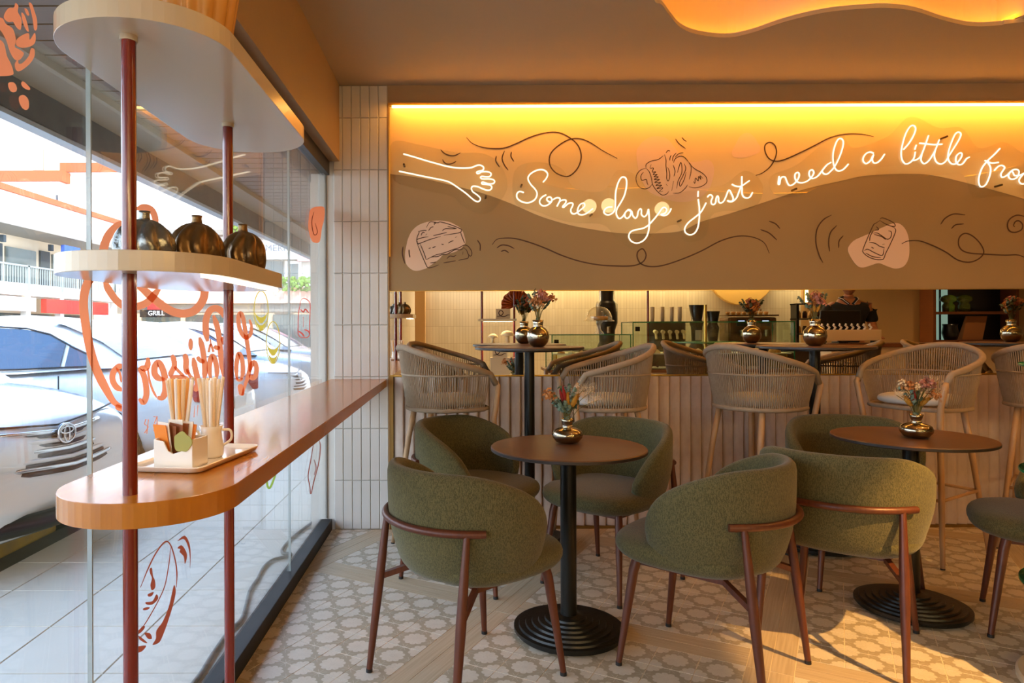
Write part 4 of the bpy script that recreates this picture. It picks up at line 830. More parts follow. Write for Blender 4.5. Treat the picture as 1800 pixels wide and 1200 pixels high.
obj('shelf', B().prism([stadium(-.762, -.437, 1.165, 2.07, 28)], 1.734, 1.772), shm, u, bevel=.003)
pm = mat('oxblood_lacquered_pole', '701406', .25, spec=.6, coat=.4)
for y in (1.243, 1.775):
    p_ = obj('pole', B().cyl((-.601, y, 0), (-.601, y, ZC), .0128, n=28), pm, u, smooth=True, sharp=40)
    obj('collar', B().cyl((-.601, y, 1.724), (-.601, y, 1.735), .0155, n=28), shm, p_, smooth=True, sharp=40)
obj('shelf_led_strip', B().bb(-.478, -.468, 1.26, 1.76, 1.296, 1.3015), emis('soft_white_led', 'FFE7C4', 2.5), u)
# counter top items
ceram = mat('glossy_white_ceramic', 'E9DFD0', .15, spec=.6, coat=.3)
TZ = .9005
t = thing('serving_tray', 'white rectangular ceramic tray with raised rim on the counter', 'tray', (-.598, 1.565, TZ), radians(-8))
b = B(); rr_ = lambda a, b_, r, n=6: [(sx_*(a-r)+r*cos(q), sy_*(b_-r)+r*sin(q)) for sx_, sy_, q0 in ((1, 1, 0), (-1, 1, pi/2), (-1, -1, pi), (1, -1, 1.5*pi)) for q in [q0+pi/2*i/n for i in range(n+1)]]
rings = [(.070, .135, 0., .02), (.078, .143, .002, .022), (.083, .149, .012, .022), (.0815, .1475, .0135, .022), (.074, .139, .006, .02), (.069, .134, .005, .02)]
for (a, c, z, r) in rings: b.v += [(x, y, z) for x, y in rr_(a, c, r)]
n = 28
for i in range(len(rings)-1):
    for j in range(n): b.f.append((i*n+j, i*n+(j+1) % n, (i+1)*n+(j+1) % n, (i+1)*n+j))
b.f += [tuple(range(n))[::-1], tuple((len(rings)-1)*n+j for j in range(n))]
obj('tray_body', b, ceram, t, smooth=True, sharp=60)
HZ = TZ+.0055
t = thing('sachet_holder', 'white ceramic holder packed with sugar sachets and wooden stirrers', 'holder', (-.603, 1.478, HZ), radians(-10))
fr = [(-.045, 0), (.045, 0), (.045, .060), (.030, .050), (.018, .036), (.0, .030), (-.012, .036), (-.022, .056), (-.045, .060)]
b = B(); b.prism([fr], -.004, 0, lambda u_, v, w_: (u_, -.028+w_, v)); obj('front_wall', b, ceram, t, bevel=.001)
obj('holder_box', B().bb(-.045, .045, .024, .028, 0, .062).bb(-.045, -.041, -.028, .026, 0, .061).bb(.041, .045, -.028, .026, 0, .061).bb(-.045, .045, -.028, .028, 0, .003), ceram, t)
sm = [mat('orange_sachet', 'E8821C', .6), mat('brown_sachet', '8A4A1E', .6), mat('white_sachet', 'E8DCC8', .7)]
rnd = random.Random(3)
for i in range(9):
    x = -.034+.0055*i; h = .085+.012*rnd.random(); o = obj('sugar_sachet', B().box((0, 0, h/2), (.0015, .036, h)), sm[[0, 2, 1, 1, 2, 1, 2, 0, 1][i]]); o.location = (-.603+x, 1.478, HZ+.004); o.rotation_euler = (radians(rnd.uniform(-8, 8)), radians(-12+3*i), radians(70+rnd.uniform(-14, 14)))
    tag(o, ['orange sugar sachet at the window end of the white holder', 'white sachet leaning behind the orange one in the holder', 'brown sugar sachet in the white holder', 'brown sugar sachet in the white holder', 'white sachet in the middle of the holder', 'dark brown sachet in the middle of the white holder', 'white sachet near the green tag', 'orange sachet behind the green tag', 'brown sachet at the pitcher end of the holder'][i], 'sachet', 'sachets in the white holder')
for i in (2, 3): pass
tg2 = mat('moss_green_tag', '9A9440', .6)
o = obj('leaf_tag', B().prism([[(.021*cos(a)*(1+.12*cos(3*a)), .021*sin(a)*(1+.1*sin(5*a))) for a in [2*pi*i/28 for i in range(28)]]], -.0012, .0012, lambda a, b_, c: (a, c, b_)), tg2); o.location = (-.5865, 1.442, .962); o.rotation_euler = (0, 0, radians(-12)); tag(o, 'rounded moss green tag hanging on the front of the sachet holder', 'tag')
def pitcher(lb, loc, s=1.):
    t = thing('ceramic_pitcher', lb, 'pitcher', loc, radians(10), 'small pitchers holding straws')
    obj('pitcher_body', B().lathe([(0, 0), (.023*s, 0), (.027*s, .006), (.028*s, .022), (.024*s, .045), (.0225*s, .058), (.026*s, .072), (.0235*s, .072), (.020*s, .056), (.0, .01)], 32), ceram, t, smooth=True)
    obj('handle', B().tube(smooth2([Vector((.0225*s, 0, .062)), Vector((.042*s, 0, .060)), Vector((.044*s, 0, .04)), Vector((.026*s, 0, .026))], 6), .003, 8), ceram, t, smooth=True)
    return t
pitcher('small ivory pitcher standing beside the sachet holder, full of straws', (-.574, 1.575, HZ)); pitcher('ivory pitcher hidden behind the sachet holder, straws rising from it', (-.637, 1.555, HZ), .9)
straw_m = [mat('cream_paper_straw', 'E6CFB0', .7, noise=(300, .2)), mat('white_paper_straw', 'EEE8DE', .7), mat('amber_paper_straw', 'E6A95E', .7)]
for (cx, cy, nm, seed) in ((-.574, 1.575, 'ivory pitcher beside the holder', 1), (-.637, 1.555, 'pitcher behind the sachet holder', 2)):
    r_ = random.Random(seed)
    for i in range(12):
        a = 2*pi*i/12+.3; rb = .007; rt = .030*(1 if i % 2 else .55); k = (1 if seed == 1 else 1) ; m_ = straw_m[(i*7+seed) % 3 if seed == 2 else (0 if i % 3 else 1)]
        p0 = Vector((cx+rb*cos(a), cy+rb*sin(a), HZ+.014)); p1 = Vector((cx+rt*cos(a), cy+rt*sin(a), HZ+.178+.006*r_.random()))
        b = B().tube([p-p0 for p in (p0, p1)], .0042, 8); o = obj('paper_straw', b, m_, smooth=True, sharp=40, loc=p0)
        tag(o, 'wrapped paper straw in the '+nm, 'straw', 'straws in the '+nm)
# ribbed metal vases on the middle shelf
bronze = mat('crumpled_bronze_glaze', '7A5E38', .3, .7, noise=(30, .6), col2='5A4226', bump=(45, .8)); silver = mat('crumpled_silver_glaze', '8E8E88', .25, .8, noise=(30, .6), col2='62605A', bump=(45, .8))
def ribvase(lb, loc, r, h, m, rz):
    t = thing('ribbed_bottle_vase', lb, 'vase', loc, rz, 'crumpled metallic vases on the middle shelf')
    def f(u_, v):
        a = 2*pi*u_; z = h*v; R_ = r*(.62+.75*sin(pi*min(1, v*1.02)**.8)*.62) if v < .93 else r*.2
        R_ = r*sqrt(max(0, 1-(2*v-.72)**2/1.66))*(1+.24*abs(sin(a*4.0+.7*sin(5*v+r*90)))-.12); 
        if v > .96: R_ = max(R_*.3, .010)
        return Vector((cos(a)*R_, sin(a)*R_*.8, z))
    b = B().grid(56, 20, f, closeu=True); b.f.append(tuple(20*i for i in range(56))[::-1]); obj('vase_body', b, m, t, smooth=True)
    obj('neck', B().lathe([(.013, h*.93), (.011, h+.004), (.0105, h+.010), (.012, h+.016), (.0095, h+.016), (.008, h)], 20), m, t, smooth=True)
ribvase('silvery crumpled metallic vase at the left of the middle white shelf', (-.655, 1.420, 1.3375), .056, .092, silver, .3)
ribvase('bronze crumpled vase in the middle of the white shelf group', (-.590, 1.535, 1.3375), .060, .102, bronze, 1.1)
ribvase('bronze crumpled vase at the right, touching the rear red pole', (-.525, 1.655, 1.3375), .064, .100, bronze, 2.)
# amber glass shell on the upper shelf
amb = mat('amber_ribbed_glass', 'EBA54E', .2, trans=.25, ior=1.3, spec=.6)
t = thing('amber_shell_vase', 'amber ribbed glass shell ornament on the top white shelf', 'ornament', (-.535, 1.375, 1.7725), .5)
def shellf(u_, v):
    a = 2*pi*u_; R_ = (.060+.018*v)*(1+.12*abs(cos(a*7))); return Vector((cos(a)*R_*1.1, sin(a)*R_*.9, .004+.13*v+.008*abs(cos(a*7))*v))
b = B().grid(112, 8, shellf, closeu=True); b.f.append(tuple(8*i for i in range(112))[::-1]); obj('ribbed_bowl', b, amb, t, smooth=True, solid=.004)
# =================================================== OUTSIDE
wt = mat('pale_porcelain_paving', 'D2C6B2', .45, noise=(3, .3), col2='BDB09A', spec=.3)
wk = obj('walkway', B().bb(-2.29, -.85, -3, 14.5, -.26, -.006), mat('paving_joint', '7d766c', .9), kind='structure')
xs = [-2.289, -2.065, -1.66, -1.25, -.852]; shp = {}
Y = 2.387-9*.379; n = 0; bs = B()
while Y < 14:
    for a, b_ in zip(xs, xs[1:]):
        w_, h = b_-a-.004, .375
        if Y > .7:
            key = round(w_, 3)
            if key not in shp: shp[key] = B().add([(-w_/2, -h/2, -.006), (w_/2, -h/2, -.006), (w_/2, h/2, -.006), (-w_/2, h/2, -.006), (-w_/2+.002, -h/2+.002, 0), (w_/2-.002, -h/2+.002, 0), (w_/2-.002, h/2-.002, 0), (-w_/2+.002, h/2-.002, 0)], [(4, 5, 6, 7), (0, 1, 5, 4), (1, 2, 6, 5), (2, 3, 7, 6), (3, 0, 4, 7)]).mesh('paving_slab', wt)
            o = link('paving_slab', shp[key], wk); o.location = ((a+b_)/2, Y+h/2, -.0005+random.uniform(0, .0006))
        else: bs.bb(a, b_-.004, Y, Y+h, -.006, 0)
    Y += .379
obj('distant_paving', bs, wt, wk, kind='stuff')
GZ = -.14
asph = mat('sunlit_asphalt', '8F8A82', .9, noise=(20, .25)); obj('ground', B().bb(-90, -2.29, -40, 120, GZ-.1, GZ), asph, kind='structure')
kb = B().bb(-2.95, -2.68, -3, 15, GZ, .065)
o = obj('parking_kerb', kb, mat('worn_yellow_kerb_paint', 'E3AC3E', .7, noise=(9, .5), col2='A58A5C'), bevel=.02); o['kind'] = 'structure'
obj('gutter', B().bb(-2.68, -2.29, -3, 15, GZ, GZ+.01), mat('dark_gutter', '5A5148', .8, noise=(9, .4)), kind='structure')
# power cable on the walkway
cp = [(340, 1200), (372, 1152), (400, 1112), (424, 1088), (433, 1062), (439, 1038), (452, 1018), (464, 996), (478, 984), (496, 979), (509, 976), (510, 972), (499, 972), (496, 966), (506, 952), (524, 936), (548, 918)]
P = [];
for x, y in cp: dx, dy = unroll(x, y); P.append(Vector((dx*1.19/dy, 1.19*1200/dy, .009)))
tag(obj('power_cable', B().tube(smooth2([Vector((-.93, 1.9, .009))]+P, 5), .0085, 8), mat('grey_cable', '6E6A64', .6), smooth=True), 'grey power cable snaking along the walkway tiles outside the glass', 'cable')
# awning
slat = mat('brown_stained_soffit_board', '7C6146', .55, noise=(5, .35, (1, 9, 1))); fas = mat('dark_grey_fascia', '4C4B46', .7, noise=(7, .35), col2='6B6A60')
aw = obj('awning', B().bb(-2.36, -2.30, -3, 14.5, 2.325, 2.75).bb(-2.37, -.9, -3, 14.5, 2.62, 2.75), fas, kind='structure')
obj('fascia_drip_edge', B().bb(-2.385, -2.30, -3, 14.5, 2.30, 2.328), mat('pale_metal_edge', 'B5B3AC', .5), aw)
obj('border_board', B().bb(-2.30, -2.04, -3, 14.5, 2.51, 2.56), mat('tan_border_board', '9C8468', .6), aw)
sl = B().bb(-2.04, -.90, .004, .160, 0, .03).mesh('soffit_board', slat); Y = 4.55-.17*22
while Y < 13.5: o = link('soffit_board', sl, aw); o.location = (0, Y, 2.55); Y += .17
obj('soffit_backing', B().bb(-2.04, -.9, -3, 14.5, 2.578, 2.62), fas, aw)
obj('outer_wall', B().bb(-.95, -.8, YM+.25, 14, GZ, 3.2).bb(-.95, -.835, -5, -.9, GZ, 3.2), MC['pale_render'], kind='structure')
obj('fascia_above_glass', B().bb(-.95, -.84, -3, YM+.26, 2.135, 3.2), fas, kind='structure')
# ---- cars
tyre = mat('tyre_rubber', '1B1A19', .8); rim = mat('alloy_rim', 'C4C6C8', .3, .8); cglass = mat('sky_blue_car_glass', '12304E', .03, 0., spec=.7, coat=.25); chrome = mat('chrome_trim', 'D8D8D8', .12, 1.)  # car glass: blue of the reflected sky is put into its colour
hl = mat('headlight_lens', 'D9D2B0', .08, spec=.8, coat=.8); tl = mat('tail_light_red', 'A01612', .15, coat=.7); blk = mat('black_grille', '1A1512', .5); arch = mat('wheel_well', '14130f', .9)
def paint(n, c): return mat(n, c, .22, spec=.6, coat=.8)
white_p = paint('white_car_paint', 'E8E8E6'); silver_p = paint('silver_car_paint', 'A9ABAC'); grey_p = paint('grey_car_paint', '8A8D90')
L_, Wd = 4.6, 1.80
ST = [(0, .70, .60, .34), (.06, .80, .72, .28), (.22, .97, .83, .24), (.55, 1.035, .875, .22), (.95, 1.03, .895, .22), (1.6, .985, .90, .22), (2.4, .965, .90, .22), (3.1, .955, .895, .22), (3.5, .935, .885, .22), (3.95, .90, .865, .22), (4.3, .84, .80, .22), (4.5, .765, .70, .24), (4.6, .66, .60, .30)]
def belt(x):
    for a, b_ in zip(ST, ST[1:]):
        if a[0] <= x <= b_[0]: f = (x-a[0])/(b_[0]-a[0]); return a[1]+(b_[1]-a[1])*f, a[2]+(b_[2]-a[2])*f
    return ST[-1][1:3]
RF = [(.62, 0.), (.95, .20), (1.30, .36), (1.62, .455), (2.0, .49), (2.4, .475), (2.75, .38), (3.1, .22), (3.5, 0.)]
def rf(x):
    for a, b_ in zip(RF, RF[1:]):
        if a[0] <= x <= b_[0]: f = (x-a[0])/(b_[0]-a[0]); return a[1]+(b_[1]-a[1])*f
    return 0
def cab(x, s, o=0.):
    """side of the greenhouse: s 0 at the belt .. 1 at the roof edge"""
    z, w_ = belt(x); h = rf(x); return Vector((x, (w_-.075)-(.20*s)*(h/.49)+o, z-.015+h*s*.93+o*.3))
def sedan(lb, nose, y, heading, pm_, group='parked cars', detail=True):
    """nose: x of the end facing the shop; heading 0 = nose to the shop, pi = tail to the shop"""
    t = thing('sedan_car', lb, 'car', (nose-2.3, y, GZ), heading, group); X = lambda x: x-2.3
    b = B(); m = 15
    for (x, z, w_, zb) in ST:
        hs = [(0, z+.012), (.45*w_, z+.008), (.82*w_, z-.015), (.955*w_, z-.075), (w_, z-.22 if z > .75 else z-.14), (w_*1., .50), (.985*w_, .36), (.90*w_, zb)]
        ring = [(X(x), yy, zz) for yy, zz in hs]+[(X(x), -yy, zz) for yy, zz in hs[::-1][:-1]]
        b.v += ring
    for i in range(len(ST)-1):
        for j in range(m): b.f.append((i*m+j, i*m+(j+1) % m, (i+1)*m+(j+1) % m, (i+1)*m+j))
    b.f += [tuple(range(m))[::-1], tuple((len(ST)-1)*m+j for j in range(m))]
    obj('body', b, pm_, t, smooth=True, sub=1)
    b = B(); xs_ = [.62, .8, .95, 1.1, 1.30, 1.45, 1.62, 1.8, 2.0, 2.2, 2.4, 2.6, 2.75, 2.95, 3.1, 3.3, 3.5]; m = 9
    for x in xs_:
        e = [cab(x, 0), cab(x, .5), cab(x, .86), cab(x, 1)]; top = e[3]; h = rf(x); r = [Vector((x, top.y*.82, top.z+.045*min(1, h*3))), Vector((x, 0, top.z+.065*min(1, h*3)))]
        half = [e[0], e[1], e[3], r[0]]; ring = [(X(p.x), p.y, p.z) for p in half]+[(X(x), 0, r[1].z)]+[(X(p.x), -p.y, p.z) for p in half[::-1]]; b.v += ring
    for i in range(len(xs_)-1):
        for j in range(m-1): b.f.append((i*m+j, i*m+j+1, (i+1)*m+j+1, (i+1)*m+j))
    obj('cabin', b, pm_, t, smooth=True)
    def sidewin(x0, x1, s):
        b = B(); n = 8
        for i in range(n+1):
            x = x0+(x1-x0)*i/n; f = min(1, rf(x)/.40)
            for q in (.10, .5, .88*f+.06*(1-f)): p = cab(x, q, .012); b.v.append((X(p.x), p.y*s, p.z))
        for i in range(n):
            for j in (0, 1): b.f.append((i*3+j, i*3+3+j, i*3+4+j, i*3+1+j))
        return b
    for s in (1, -1):
        for (a, c) in ((.98, 1.20), (1.24, 2.08), (2.14, 3.05)): obj('side_window', sidewin(a, c, s), cglass, t, smooth=True, recalc=False)
        if detail:
            def trim(x0, x1):
                p = [cab(x0+(x1-x0)*i/10, .08, .016) for i in range(11)]+[cab(x1-(x1-x0)*i/10, .90*min(1, rf(x1-(x1-x0)*i/10)/.40), .016) for i in range(11)]
                return B().tube([(X(q.x), q.y*s, q.z) for q in p], .008, 5, closed=True)
            obj('window_seal', trim(.96, 3.1), blk, t)
    for nm, (xa, xb) in (('rear_window', (.70, 1.42)), ('windscreen', (2.62, 3.42))):
        b = B(); n = 6
        for i in range(n+1):
            x = xa+(xb-xa)*i/n; top = cab(x, 1); h = rf(x); zc_ = top.z+.065*min(1, h*3); zs_ = top.z+.045*min(1, h*3)
            for q in (-.96, -.5, 0, .5, .96): b.v.append((X(x), top.y*q, zc_+(zs_-zc_)*abs(q)/.82+.014))
        for i in range(n):
            for j in range(4): b.f.append((i*5+j, i*5+5+j, i*5+6+j, i*5+1+j))
        obj(nm, b, cglass, t, smooth=True, recalc=False)
    for wx in (.92, 3.68):
        for s in (1, -1):
            z, w_ = belt(wx); yy = (w_+.004)*s
            obj('wheel_arch', B().cyl((X(wx), yy-.12*s, .335), (X(wx), yy-.0*s, .335), .385, n=32), arch, t)
            wh = obj('wheel', B().lathe([(.19, -.09), (.30, -.095), (.318, -.07), (.32, 0), (.318, .07), (.30, .095), (.20, .09)], 32), tyre, t, smooth=True, sharp=40)
            wh.location = (X(wx), yy-.085*s, .32); wh.rotation_euler = (radians(90), 0, 0)
            b = B().lathe([(.17, .0), (.205, .0), (.205, .098), (.188, .098), (.17, .05)], 32)
            for k in range(7): a = 2*pi*k/7; b.box((cos(a)*.105, sin(a)*.105, .085), (.17, .055, .02), rz=a)
            b.cyl((0, 0, .07), (0, 0, .10), .05, n=16); r_ = obj('rim', b, rim, wh); r_.rotation_euler = (pi if s > 0 else 0, 0, 0)
    # nose
    for s in (1, -1):
        b = B()
        def hp(u_, v): x = 4.46-.42*u_; return Vector((X(x)+.03*(1-u_), s*(.50+.30*u_+.0*v)+s*.02, .67+.055*u_+.12*(v-.5)*(.5+.6*u_)))
        b.grid(7, 5, hp); obj('headlight', b, hl, t, smooth=True, solid=.05 if False else 0, recalc=False)
        b = B(); b.box((X(.085), s*.63, .80), (.11, .28, .16), rz=-s*.45); obj('tail_light', b, tl, t, bevel=.02)
        m_ = obj('wing_mirror', B().lathe([(0, -.07), (.05, -.06), (.075, 0), (.05, .06), (0, .07)], 14), pm_, t, smooth=True); m_.location = (X(3.05), s*.95, 1.02); m_.rotation_euler = (radians(90), 0, 0)
        if detail:
            obj('door_seam', B().bb(X(1.20), X(1.208), s*.898, s*.906, .32, .96), blk, t); obj('door_seam', B().bb(X(2.10), X(2.108), s*.900, s*.908, .32, .94), blk, t)
            obj('door_handle', B().bb(X(1.32), X(1.50), s*.90, s*.925, .80, .825), chrome, t, bevel=.008)
    if detail:
        def nx(y_, z): return X(4.615-.16*(y_/.6)**2-.10*max(0, (z-.57))/.2)
        for i, (z, hw) in enumerate(((.725, .36), (.685, .42), (.645, .46), (.605, .46), (.57, .40))):
            b = B(); b.tube([(nx(q*hw, z)+.012, q*hw, z+.02*abs(q)) for q in [-1+i_*.2 for i_ in range(11)]], .012, 6); obj('grille_slat', b, pm_ if i % 2 else chrome, t, smooth=True)
            b = B(); b.tube([(nx(q*hw, z-.02)+.0, q*hw, z-.02+.02*abs(q)) for q in [-1+i_*.2 for i_ in range(11)]], .014, 6); obj('grille_gap', b, blk, t, smooth=True)
        e = B(); cz = .715; ex = nx(0, .71)+.03
        el = lambda ry, rz_, cy=0, c2=0: [(ex+.004, cy+ry*cos(a), cz+c2+rz_*sin(a)) for a in [2*pi*i/24 for i in range(24)]]
        e.tube(el(.062, .045), .006, 6, closed=True).tube(el(.020, .040), .005, 6, closed=True).tube(el(.046, .016, 0, .016), .005, 6, closed=True); obj('emblem', e, chrome, t, smooth=True, kind='stuff')
        obj('emblem_back', B().cyl((ex-.02, 0, cz), (ex, 0, cz), .050, n=24), mat('dark_emblem_plate', '3A2A24', .2, coat=.5), t)
        obj('bumper_intake', B().tube([(nx(q*.5, .34)+.0, q*.5, .34) for q in [-1+i_*.2 for i_ in range(11)]], .045, 8), blk, t, smooth=True)
        obj('hood_seam', B().tube([(X(4.52-.10*(abs(q))**2-.05*abs(q)), q*.66, .755+.045*abs(q)) for q in [-1+i_*.2 for i_ in range(11)]], .006, 5), blk, t)
        obj('number_plate', B().bb(X(-.012), X(.0), -.16, .16, .60, .72), mat('plate_white', 'DADADA', .4), t, bevel=.004)
        obj('boot_seam', B().tube([(X(.07+.05*abs(q)), q*.62, .86) for q in [-1+i_*.25 for i_ in range(9)]], .006, 5), blk, t)
    return t
c1 = sedan('white sedan nearest the glass at the left edge, grille and emblem facing the walkway', -2.06, 4.02, radians(-9), white_p); c1.scale = (1, 1, 1.1)
sedan('white sedan parked tail-first beside the nearest one, big blue side window showing', -2.1, 6.52, radians(180), white_p)
sedan('white sedan seen between the rear red pole and the window joint, nose to the walkway', -2.1, 9.2, radians(-3), white_p)
sedan('silver grey sedan parked next to the pillar, headlight facing the walkway', -2.2, 11.8, 0, silver_p)
sedan('grey sedan farthest along the kerb, roof above the others by the pillar', -2.3, 14.5, 0, grey_p)
for i, (x, y, h, p_, lb) in enumerate([(-11.0, 13.6, pi, white_p, 'white car in the second parking row, roof above the nearest sedan'), (-11.2, 16.8, pi, white_p, 'white car in the second parking row, second from the left'), (-11.0, 20.0, 0, white_p, 'white car in the second row behind the coral lettering'),
    (-11.2, 23.4, pi, silver_p, 'silver car in the second parking row seen between the red poles'), (-11.0, 27.0, 0, white_p, 'far white car in the second row left of the rear pole'), (-15.5, 26, pi, white_p, 'distant white car in front of the shops with a red sign'), (-15.5, 30, pi, grey_p, 'distant grey car in front of the black shop sign'), (-8., 31, pi/2, white_p, 'distant white car before the pink parapet building')]):
    sedan(lb, x, y, h, p_, 'cars parked farther back', detail=False)
# ---- buildings across the car park
wht = mat('sunlit_white_render', 'F2EEE6', .9); org = mat('terracotta_band', 'B4542E', .8); bge = mat('beige_render', 'E3CFB4', .9); eav = mat('grey_eave', '8E877C', .9); gls = mat('shopfront_glass', '5C6664', .08, spec=.8); drk = mat('dark_frame', '38434A', .6); rail_m = mat('grey_railing', '8C9390', .5)
def text(name, s, loc, rot, size, m, par=None, ext=.02, sc=1.):
    c = bpy.data.curves.new(name, 'FONT'); c.body = s; c.size = size; c.extrude = ext; c.align_x = 'CENTER'; c.align_y = 'CENTER'; c.space_character = sc
    o = bpy.data.objects.new(name, c); S.collection.objects.link(o); dg = bpy.context.evaluated_depsgraph_get(); me = bpy.data.meshes.new_from_object(o.evaluated_get(dg)); bpy.data.objects.remove(o)
    me.materials.clear(); me.materials.append(m); q = link(name, me, par); q.location = loc; q.rotation_euler = rot; q['kind'] = 'stuff'; return q
m1 = thing('mall_building', 'two-storey white mall with upper gallery, railing and coloured shop signs across the car park', 'building', (-22, 40, GZ))
def mb_(name, x0, x1, y0, y1, z0, z1, m, par=None, **k): return obj(name, B().bb(x0+22, x1+22, y0-40, y1-40, z0-GZ, z1-GZ), m, par or m1, **k)
mb_('ground_floor_wall', -26, -24.0, 20, 44.8, GZ, 3.0, bge); mb_('upper_wall', -26, -24.4, 20, 44.8, 3.3, 6.6, bge); mb_('gallery_slab', -24.6, -22, 20, 44.8, 2.95, 3.55, wht)
mb_('roof_parapet', -26, -22, 20, 44.8, 6.55, 7.95, wht); mb_('eave', -24.4, -21.9, 20, 44.8, 6.35, 6.56, eav); mb_('orange_coping', -26, -21.85, 20, 44.8, 7.95, 8.25, org)
for i in range(8): mb_('shopfront', -24.02, -23.95, 20.4+2.95*i, 22.9+2.95*i, GZ+.1, 2.1, gls); 
for i in range(9): mb_('column', -22.35, -22.05, 20+2.95*i, 20.35+2.95*i, GZ, 2.95, wht)
for i in range(5): w_ = mb_('gallery_window', -24.42, -24.3, 24+4.2*i, 26.6+4.2*i, 3.7, 5.7, gls); mb_('gallery_door', -24.42, -24.28, 27+4.2*i, 27.9+4.2*i, 3.55, 5.8, drk)
b = B()
for i in range(122): b.bb(-.02, .02, 20-40+.2*i, 20-40+.2*i+.04, 3.55-GZ, 4.4-GZ)
obj('baluster_row', b, rail_m, m1, kind='stuff'); mb_('hand_rail', -22.05, -21.95, 20, 44.8, 4.4, 4.48, rail_m)
for i in range(9): mb_('rail_post', -22.08, -21.95, 20+2.95*i, 20.15+2.95*i, 3.2, 4.5, rail_m)
def sgn(y0, y1, z0, z1, m, tx=None, tm=None, size=.5): 
    s_ = mb_('shop_sign', -22.2, -21.9, y0, y1, z0, z1, m)
    if tx: q = text('sign_lettering', tx, (.12, (y0+y1)/2-40, (z0+z1)/2-GZ), (radians(90), 0, radians(90)), size, tm, m1)
sgn(32.3, 35.3, 2.15, 2.85, mat('white_pink_sign', 'EBC9C0', .6)); sgn(36.2, 39.8, 2.1, 2.85, mat('red_shop_sign', 'C3332B', .6)); sgn(41, 42.6, 2.1, 2.85, mat('red_shop_sign', 'C3332B', .6))
mb_('gallery_sign', -22.3, -22.1, 38.2, 39.8, 5.2, 5.95, mat('blue_sign', '3A5AA8', .6))
for i in range(4): mb_('lantern', -22.9, -22.7, 34+4*i, 34.2+4*i, 5.6, 5.95, drk)
m2 = thing('insurance_office_building', 'white two-storey building facing us with grey ANGLOAMERICA lettering above a pink parapet', 'building', (-12, 46, GZ))
def m2_(name, x0, x1, z0, z1, y0, y1, m, **k): return obj(name, B().bb(x0+12, x1+12, y0-46, y1-46, z0-GZ, z1-GZ), m, m2, **k)
m2_('ground_floor_wall', -24, 0, GZ, 3.0, 47, 50, bge); m2_('upper_wall', -24, 0, 3.2, 8.2, 46.5, 50, wht); m2_('pink_parapet', -22, 0, 2.9, 3.95, 45, 45.4, mat('pink_parapet', 'E9B9A4', .9, noise=(3, .3), col2='D88C78')); m2_('grey_beam', -22, 0, 2.35, 2.9, 45.2, 46, eav)  # plain grey beam set back below the pink parapet
m2_('sign_board', -15.6, -10.9, 5.9, 7.15, 45.9, 46.3, mat('sign_white', 'F4F2EC', .7)); m2_('roof_eave', -24, 0, 7.5, 7.85, 45.5, 50, eav); m2_('roof_white', -24, 0, 7.85, 9.3, 46, 50, wht); m2_('pink_awning', -10.9, -6, 5.75, 7.2, 45.9, 46.2, mat('pink_awning', 'D9A3A0', .8))
for x in (-19, -16.2, -13.9, -9.8, -7.3): m2_('office_window', x, x+1.9, 3.9, 5.8, 46.35, 46.48, gls)
m2_('office_door', -11.8, -10.7, 3.4, 5.8, 46.2, 46.45, wht); m2_('office_door_glass', -11.6, -10.9, 3.6, 5.6, 46.15, 46.2, gls)
for i in range(7): m2_('shopfront', -21.8+3*i, -19.2+3*i, GZ+.1, 2.2, 46.9, 47.0, gls)
q = text('sign_lettering', 'ANGLOAMERICA', (-13.25+12, -.2, 6.62-GZ), (radians(90), 0, 0), .62, mat('grey_lettering', '777B80', .7), m2, .02, 1.05)
gs = obj('grill_sign', B().bb(-20.9+12, -18.7+12, -1.4, -1.2, 2.0-GZ, 2.5-GZ), blk, m2); text('grill_lettering', 'GRILL', (-19.8+12, -1.45, 2.25-GZ), (radians(90), 0, 0), .42, wht, m2)
m2_('grill_emblem', -20.4, -19.4, 2.5, 3.1, 44.6, 44.75, mat('red_shop_sign', 'C3332B', .6)); m2_('yellow_sign', -21.9, -21.2, 1.7, 2.5, 44.6, 44.8, mat('amber_sign', 'E8A21E', .6))
rnd = random.Random(5)
for k, (x0, x1, z, y, lb) in enumerate(((-12.0, -8.0, 4.1, 44.9, 'leafy green plants on the pink parapet by the pillar'), (-15.6, -13.9, 8.1, 45.6, 'green foliage on the roof edge above the ANGLOAMERICA board'))):
    b = B()
    for i in range(320): leafdisc(b, (rnd.uniform(x0, x1), y+rnd.uniform(-.3, .3), z+rnd.uniform(-.4, .5)), Vector((rnd.uniform(-1, 1), -1, rnd.uniform(-.5, 1))), rnd.uniform(.06, .14))
    tag(obj('hedge_plants', b, mat('sunlit_leaves', '7FA040', .8, noise=(2, .5), col2='4C7028')), lb, 'plants', kind='stuff')
m3 = thing('tower_building', 'tall beige and white building with terracotta roof edges beyond the mall', 'building', (-34, 62, GZ))
def m3_(name, x0, x1, z0, z1, y, m, d=4): return obj(name, B().bb(x0+34, x1+34, y-62, y+d-62, z0-GZ, z1-GZ), m, m3)
m3_('beige_tower', -39.5, -36.3, GZ, 21, 62, bge); m3_('tower_window', -38.6, -37.7, 15.5, 17.6, 61.9, eav, .2); m3_('white_block', -48, -39.5, GZ, 22, 63, wht); m3_('white_block', -36.3, -26, GZ, 19.5, 65, wht); 
m3_('lower_block', -39.6, -34.0, GZ, 13.8, 58, wht); m3_('terracotta_edge', -39.9, -33.6, 13.8, 14.7, 57.8, org); m3_('lower_block', -34.2, -24, GZ, 14.8, 59, wht); m3_('terracotta_edge', -34.4, -23.8, 14.8, 15.6, 58.8, org)
